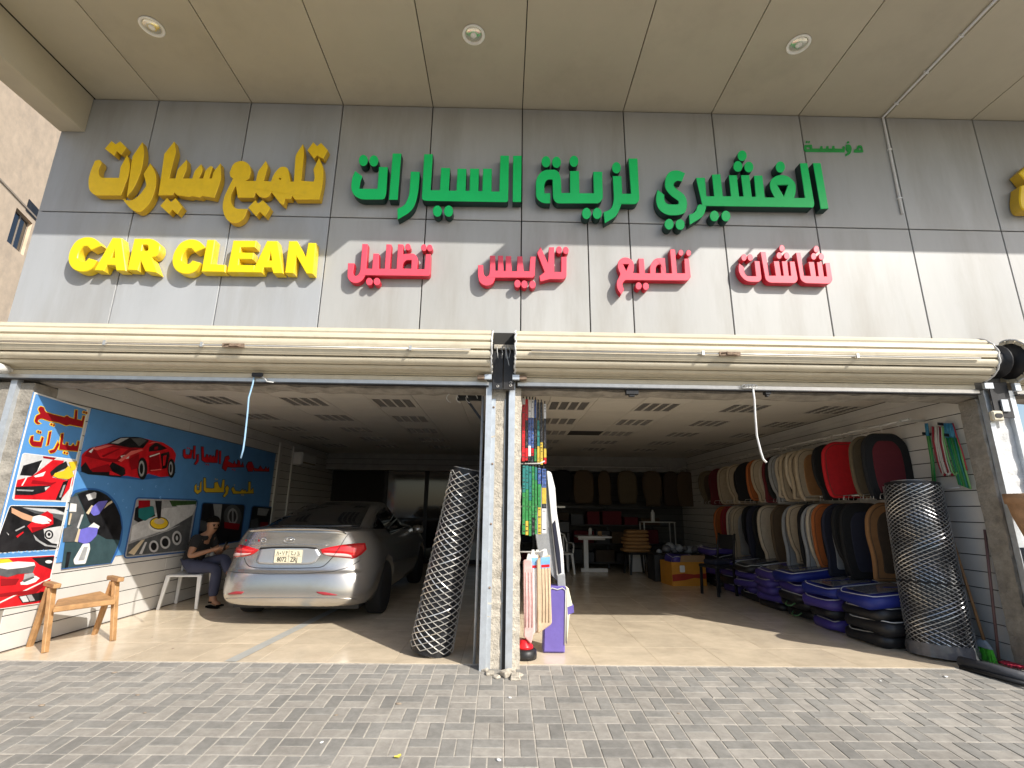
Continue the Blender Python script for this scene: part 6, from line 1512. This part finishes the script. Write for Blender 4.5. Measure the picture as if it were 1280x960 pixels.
lo_ = [(653, 656.5, 582, 668, [(.4, 'pk_teal'), (1, 'pk_green')], 'teal and green'), (657, 660.4, 582, 669, [(.35, 'pk_teal'), (.8, 'pk_green'), (1, 'pk_yellow')], 'teal, green and yellow'), (661, 664.2, 583, 670, [(.5, 'pk_teal'), (1, 'pk_green')], 'half teal half green'), (664.8, 667.8, 583, 669, [(.75, 'pk_green'), (1, 'pk_black')], 'green with black end'), (668.3, 671.4, 584, 668, [(.2, 'pk_teal'), (1, 'pk_green')], 'mostly green'), (672, 676.4, 585, 668, [(.25, 'pk_blue'), (.6, 'pk_green'), (1, 'pk_yellow')], 'blue, green and yellow'), (677, 683, 586, 667, [(.3, 'pk_blue'), (.55, 'pk_yellow'), (.62, 'pk_black'), (1, 'pk_white')], 'wide blue, yellow and white')]
for i, (x0, x1, y0, y1, ms, lab) in enumerate(lo_): pack(x0, x1, y0, y1, 5.03+.004*(i % 2), ms, '%s long packet, %s in the lower row by the column' % (lab, ordn[i]))
# grey, white and blue sleeve of a hanging cover
sv = thing('hanging_garment', 'grey, white and navy striped garment hanging behind the packets', 'garment')
def GP(pts, Yp): return [(lambda q: (q.x, q.z, (p[2] if len(p) > 2 else 0)*.008))(PY(p[0], p[1], Yp)) for p in pts]
PG = lambda Yp: (lambda u, v, w: Vector((u, Yp+w, v)))
for pts, m, dy in (([(676, 610), (684, 588), (690, 596), (692, 640), (697, 690), (705, 725), (703, 733), (690, 720), (684, 705), (675, 705), (668, 660)], 'cloth grey', .03), ([(683, 588, 3), (689, 590, 3), (694, 610), (696, 640), (704, 690), (706, 728), (697, 729), (694, 700), (688, 640)], 'p_white', .0), ([(690, 655), (694, 650), (700, 690), (702, 716), (698, 718), (694, 690)], 'cloth navy', -.012), ([(696, 719), (706, 717), (707, 735), (697, 737)], 'cloth grey', -.014)):
    b = MB(); b.prism(fillet(GP(pts, 5.25)), PG(5.25+dy), 0, .025, ch=.006); b.build('cloth_panel', m, sv)
# packets of chamois cloth
M('chamois', (.60, .45, .30), .55, var=.15, scale=14, bump=.5, bscale=18); M('pink_pack', (.66, .42, .40), .4, var=.2, scale=16, bump=.4, bscale=20); M('film_white', (.72, .70, .67), .25, var=.12, bump=.6, bscale=25)
for i, (pts, m, Yp, lab) in enumerate((([(654, 700, 3), (665, 699, 3), (668, 788), (664, 806, 3), (655, 796)], 'pink_pack', 4.99, 'narrow pink wrapped packet against the column'), ([(660, 696, 3), (672, 694, 3), (674, 785, 3), (666, 795, 3), (660, 790)], 'film_white', 5.01, 'film wrapped cream packet in the middle of the hanging bunch'), ([(667, 694, 3), (676, 694, 3), (676, 790, 3), (668, 792, 3)], 'chamois', 5.03, 'slim tan chamois packet in the hanging bunch'), ([(671, 699, 3), (688, 693, 3), (688.5, 735), (690, 780, 3), (672, 793, 3)], 'chamois', 4.98, 'largest tan chamois packet hanging in front of the purple bag'))):
    t = thing('cloth_packet', lab, 'packet', 'hanging packets of cloth')
    P_ = GP(pts, Yp); b = MB(); b.prism(fillet(P_), PG(Yp), 0, .03, ch=.008); b.build('pack', m, t)
    tp = max(q[1] for q in P_[:len(P_)]); xm = sum(q[0] for q in P_)/len(P_)
    b = MB(); b.prism([(xm-.03, tp-.03), (xm+.03, tp-.03), (xm+.012, tp+.05), (xm-.012, tp+.05)], PG(Yp), .008, .012); b.build('bag_top', 'film_white', t)
    if i in (1, 3):
        b = MB(); h_ = .09; b.prism([(xm-.045, tp-.13), (xm+.045, tp-.12), (xm+.045, tp-.02), (xm-.045, tp-.03)], PG(Yp), -.0015, .0); b.prism([(xm-.04, tp-.12), (xm+.04, tp-.115), (xm+.04, tp-.09), (xm-.04, tp-.095)], PG(Yp), -.0025, -.0016, mi=1); b.build('label_card', ['p_lblue', 'p_red'], t)
    for k in range(3):
        b = MB(); xx = xm+(-.03+.03*k); b.tube([(xx, Yp-.002, tp-.12), (xx+.006, Yp-.004, tp-.4), (xx, Yp-.002, tp-.6)], .005, 5); b.build('fold', m, t)
pbg = thing('purple_bag', 'upright purple bag with pale side standing by the centre column', 'bag')
q = GP([(683, 733), (707, 733), (706, 808), (679, 806)], 5.2)
b = MB(); b.prism(fillet([(q[0][0]-.02, q[0][1], .02), (q[1][0], q[1][1], .01), (q[2][0], .004, .01), (q[3][0], .004, .01)]), PG(5.2), 0, .16, ch=.012); b.build('case', mm('bag violet', (.15, .115, .40), .5, var=.1, bump=.3, bscale=12), pbg)
b = MB(); b.prism(fillet(GP([(707.5, 734), (711, 736), (717, 762), (712, 770), (708.5, 806)], 5.2)), PG(5.205), 0, .14, ch=.006); b.build('side_flap', mm('pale_cloth', (.70, .68, .50), .7), pbg)
b = MB(); b.prism(fillet(GP([(709, 759), (717, 756), (717.5, 766), (709.5, 769)], 5.2)), PG(5.2035), 0, .1, ch=.002); b.build('side_band', 'bag violet', pbg)
b = MB(); b.tube([PY(x, y, 5.195) for x, y in ((684, 740), (690, 735), (697, 737), (703, 735), (707, 738), (706, 806))], .006, 5); b.build('piping', 'piping', pbg)
bt = thing('foot_pump', 'low round black tool with a red top on the floor below the packets', 'tool')
p = PZ(668, 812, 0); p.y = 5.05; p.x = .215
b = MB(); b.lathe([(.115, 0), (.118, .03), (.112, .07), (.09, .085)], 24, (p.x, p.y, 0)); b.build('base', 'car_black', bt)
b = MB(); b.lathe([(.085, .0855), (.08, .11), (.05, .13), (.045, .155), (0, .16)], 24, (p.x, p.y, 0)); b.build('top', 'p_red', bt)
p = PZ(659, 819, 0); b = MB(); b.lathe([(0, 0), (.03, .002), (.034, .018), (.02, .03), (0, .032)], 12); o = b.build('small_fitting', 'bar_alu', loc=(p.x, p.y, 0)); tag(o, 'tiny metal fitting lying on the floor under the packets', 'fitting')

# ================================================================== RIGHT WALL BY THE ENTRANCE
def strand_set(name, label, strands):
    t = thing(name, label, 'brush set', 'brushes and strips hanging on the right wall')
    for pts, r, m in strands:
        b = MB(); b.tube(pts, r, 6); b.build('strand', m, t)
    p = strands[len(strands)//2][0][0]; b = MB(); b.bar((XR-.001, p.y+.01, p.z+.02), (p.x-.04, p.y+.01, p.z+.03), .012, .03); b.build('wall_hook', 'car_black', t)
    return t
M('st_blue', (.04, .22, .36), .4, var=.3, scale=30); M('st_green', (.03, .28, .07), .4, var=.3, scale=40); M('st_lgreen', (.20, .45, .16), .4); M('st_red', (.40, .03, .05), .4); M('st_white', (.66, .62, .55), .4); M('st_teal', (.03, .22, .20), .4)
XW = XR-.05
def R3(pts, x=XW): return [PX(a, b_, x) for a, b_ in pts]
strand_set('brush_bundle', 'straight blue and green strip, leftmost of the bundles on the right wall', [(R3([(1157+1.6*k, 529), (1159+1.6*k, 545)], XW-.006*k), .011, 'st_blue') for k in range(2)]+[(R3([(1159+1.4*k, 545), (1164+1.3*k, 575), (1167+1.2*k, 612-4*k)], XW-.006*k), .009, ('st_green', 'st_lgreen')[k % 2]) for k in range(3)])
strand_set('brush_bundle', 'curved red and white striped hooks in the middle of the wall bundles', [(R3([(1166+4.2*k, 533), (1167+4.4*k, 552), (1172+4.6*k, 575), (1177+4.6*k, 590), (1181+4.6*k, 594), (1184+4.4*k, 590)], XW-.012*(k % 2)), .011, ('st_red', 'st_white', 'st_red', 'st_lgreen')[k % 4]) for k in range(4)]+[(R3([(1169+4*k, 534), (1169+4.4*k, 552), (1174+4.6*k, 577), (1179+4.6*k, 593)], XW-.02), .005, 'st_white') for k in range(3)])
strand_set('brush_bundle', 'fan of blue and green strips with a red cord, rightmost of the wall bundles', [(R3([(1181+2.2*k, 529), (1183+2.4*k, 547)], XW-.008*(k % 2)), .012, 'st_blue') for k in range(5)]+[(R3([(1183+2.0*k, 547), (1191+1.9*k, 578), (1199+2.1*k, 606+.8*k)], XW-.008*(k % 3)), .008, ('st_green', 'st_teal', 'st_green', 'st_lgreen')[k % 4]) for k in range(8)]+[(R3([(1191, 529), (1196, 545), (1203, 565), (1209, 588)], XW-.02), .006, 'st_red')])
b = MB(); p = PX(1175, 612, XW); b.tube([PX(1172, 612, XW), PX(1185, 611, XW), PX(1200, 609, XW)], .008, 6); b.lathe([(.02, 0), (.0, .03)], 8, PX(1174, 613, XW)); tag(b.build('wall_peg', 'shelf_white'), 'small white peg on the right wall under the brush bundles', 'peg')
# broom and mop leaning on the right wall
M('handle_wood', (.36, .19, .08), .6, var=.2); M('handle_brown', (.16, .09, .085), .5, var=.25); M('bristle', (.10, .55, .05), .6, var=.2, scale=40); M('bristle_top', (.35, .40, .45), .35, var=.2)
br = thing('broom', 'broom with bright green bristles and wooden handle leaning on the right wall', 'broom')
e0, e1 = PX(1183, 650, XR-.03), PX(1230, 800, XR-.16)
b = MB(); b.tube([e1, e0], .013, 8); b.build('handle', 'handle_wood', br)
bh = Vector((e1.x, e1.y, e1.z)); ax = (e1-e0).normalized(); fl = Vector((0, 1, 0))
b = MB(); b.add([bh+Vector((0, -.03, 0)), bh+Vector((0, .03, 0)), Vector((bh.x-.01, bh.y+.10, .115)), Vector((bh.x-.01, bh.y-.10, .115)), bh+Vector((-.03, -.03, 0)), bh+Vector((-.03, .03, 0)), Vector((bh.x-.05, bh.y+.10, .115)), Vector((bh.x-.05, bh.y-.10, .115))], [(0, 1, 2, 3), (7, 6, 5, 4), (0, 4, 5, 1), (1, 5, 6, 2), (2, 6, 7, 3), (3, 7, 4, 0)]); b.build('head', 'bristle_top', br, bev=.004)
b = MB()
for k in range(60):
    u = rng.uniform(-.098, .098); x_ = bh.x-.03+rng.uniform(-.018, .018); b.bar((x_, bh.y+u, .114), (x_+rng.uniform(-.012, .012), bh.y+u*1.12, .004), .006, .006)
b.build('bristles', 'bristle', br, weld=False)['kind'] = 'stuff'
mo = thing('mop', 'red mop with dark thin handle leaning on the right wall', 'mop')
e0, e1 = PX(1231, 662, XR-.02), PX(1249, 828, XR-.14)
b = MB(); b.tube([e1, e0], .012, 8); b.build('handle', 'handle_brown', mo)
b = MB()
for k in range(24):
    a = rng.uniform(-.5, .5); l = rng.uniform(.10, .24); b.tube([(e1.x, e1.y, e1.z), (e1.x+rng.uniform(-.04, .04), e1.y-l*.5, max(.03, e1.z-.04)), (e1.x+rng.uniform(-.08, .06), e1.y-l, .022)], .009, 5)
b.build('mop_head', mm('mop_red', (.45, .03, .06), .85, var=.2), mo, weld=False)['kind'] = 'stuff'
mt = thing('rolled_mat', 'dark rolled mat lying along the foot of the right wall', 'mat')
m0, m1 = PZ(1200, 829, .03), PZ(1290, 855, -.0)
b = MB(); b.tube([(m0.x, m0.y, .045), ((m0.x+m1.x)/2, (m0.y+m1.y)/2, .042), (m1.x, m1.y, .03)], .045, 10); b.build('roll', mm('mat_dark', (.05, .052, .06), .6, var=.3, bump=.4, bscale=20), mt)
b = MB(); b.tube([(m0.x-.05, m0.y-.05, .012), (m1.x-.05, m1.y-.05, .0)], .018, 6); b.build('edge', 'car_black', mt)
# clay pot at the right edge, on a drum
pt_ = thing('clay_pot', 'brown clay pot with a thick rim at the right edge beside the white column', 'pot')
pc_ = PY(1264, 617, 4.45); cx = pc_.x+.20
zrim = pc_.z
b = MB(); b.lathe([(.10, zrim-.46), (.17, zrim-.20), (.185, zrim-.09), (.20, zrim-.09), (.205, zrim), (.185, zrim), (.18, zrim-.05), (.15, zrim-.2), (0, zrim-.3)], 30, (cx, 4.45, 0)); b.build('pot', 'clay', pt_)
b = MB(); b.lathe([(.176, zrim-.04), (0, zrim-.035)], 24, (cx, 4.45, 0)); b.build('soil', 'concrete', pt_)
dr = thing('drum', 'blue grey drum under the clay pot at the right edge', 'drum')
zd0 = zr(4.45); b = MB(); b.lathe([(.16, zd0), (.17, zd0+.03), (.165, zd0+.3), (.172, zd0+.33), (.165, zd0+.36), (.165, zrim-.50), (.17, zrim-.47), (0, zrim-.465)], 26, (cx, 4.45, 0)); b.build('barrel', mm('drum_blue', (.12, .15, .20), .5, var=.15), dr)
# inside of the left bay: split air conditioner and orange ornament far back
ac = thing('air_conditioner', 'pale split air conditioner high on the left wall at the back', 'air conditioner')
p = PX(386, 575, XL+.2); b = MB(); b.prism(fillet([(p.y-.42, p.z-.14, .03), (p.y+.42, p.z-.14, .03), (p.y+.42, p.z+.14, .03), (p.y-.42, p.z+.14, .03)]), lambda u, v, w: Vector((XL+.22+w, u, v)), 0, -.219, ch=.03); b.build('housing', 'white_plastic', ac)
b = MB(); b.box(XL+.2205, XL+.224, p.y-.36, p.y+.36, p.z-.10, p.z-.07); b.build('flap', 'grout', ac)
p = PY(394, 608, 12.9); b = MB(); b.lathe([(0, -.14), (.10, -.10), (.14, 0), (.12, .1), (.05, .16), (0, .17)], 16, (p.x, 12.84, p.z)); tag(b.build('orange_ornament', mm('orn', (.45, .20, .03), .6)), 'dim orange ornament on the dark screen behind the car', 'ornament')
# litter on the ground
p = PZ(497, 949, zr(3.32)); b = MB(); rows = []
for i in range(5):
    u = -.022+.011*i; w = .013*math.sqrt(max(.05, 1-(u/.024)**2)); rows.append([(u, -w, .006+.004*abs(i-2)), (u, 0, .002+.003*abs(i-2)), (u, w, .006+.004*abs(i-2))])
b.grid(rows); b.grid([[(q[0], q[1], q[2]-.001) for q in r] for r in rows][::-1]); o = b.build('yellow_leaf', mm('leaf', (.70, .60, .10), .6), loc=(p.x, p.y, zr(p.y)+.001)); o.rotation_euler = (RAMP_A, 0, .7); tag(o, 'yellow leaf lying on the pavers near the bottom edge', 'leaf')
spots = [(143, 841), (52, 882), (40, 897), (181, 891), (172, 869), (637, 872, 1), (623, 950, 1), (498, 880), (420, 894), (402, 928, 1), (1100, 851, 1), (1182, 846, 1), (216, 811), (190, 797), (848, 892)]
WH = ['by the tiles left of the grey strip', 'far left, nearer the tiles', 'far left, nearer the viewer', 'below the wooden chair', 'left, above its neighbour', 'right under the centre column', 'at the bottom edge below the column', 'above the yellow leaf',
      'left of the one above the leaf', 'lower left of the leaf', 'under the right bags', 'farthest right by the mat', 'between the chair and grey strip', 'close to the wooden chair', 'right of the middle, mid paving']
for k, sp in enumerate(spots):
    y_ = PZ(sp[0], sp[1], 0).y; ramp = sp[1] > 832
    p = PZ(sp[0], sp[1], 0)
    if ramp:
        d = ray(sp[0], sp[1]); tt = (-RAMP_Y*SLOPE-CAM_H)/(d.z-d.y*SLOPE); p = CP+d*tt
    s_ = rng.uniform(.008, .018); b = MB(); b.lathe([(s_*.7, 0), (s_, s_*.2), (s_*.5, s_*.45), (0, s_*.5)], 7); b.v = [(v[0]*1.5, v[1], v[2]) for v in b.v]
    o = b.build('pebble', 'p_white' if len(sp) > 2 else 'grout', loc=(p.x, p.y, p.z-.0005)); o.rotation_euler = (0, 0, rng.uniform(0, 3))
    tag(o, ('pale' if len(sp) > 2 else 'dark')+' bit of litter on the %s, %s' % ('pavers' if ramp else 'shop floor tiles', WH[k]), 'litter', 'bits of litter on the ground')
# ================================================================== put every thing's origin at its base
bpy.context.view_layer.update()
def settle():
    for o in list(COL.objects):
        if o.parent is not None or o.type not in ('EMPTY', 'MESH') or o.get('kind') in ('structure', 'stuff'): continue
        if o.location.length > 1e-6: continue
        objs = [o]+list(o.children_recursive) if o.children else [o]
        lo_ = Vector((1e9,)*3); hi_ = Vector((-1e9,)*3)
        for q in objs:
            if q.type != 'MESH': continue
            for c in q.bound_box:
                p = q.matrix_world @ Vector(c)
                for i in range(3): lo_[i] = min(lo_[i], p[i]); hi_[i] = max(hi_[i], p[i])
        if lo_.x > 1e8: continue
        base = Vector(((lo_.x+hi_.x)/2, (lo_.y+hi_.y)/2, lo_.z))
        if o.type == 'MESH':
            if o.data.users > 1: continue
            o.data.transform(Matrix.Translation(-base))
        o.location = base
        for ch in o.children: ch.location = ch.location-base
settle()
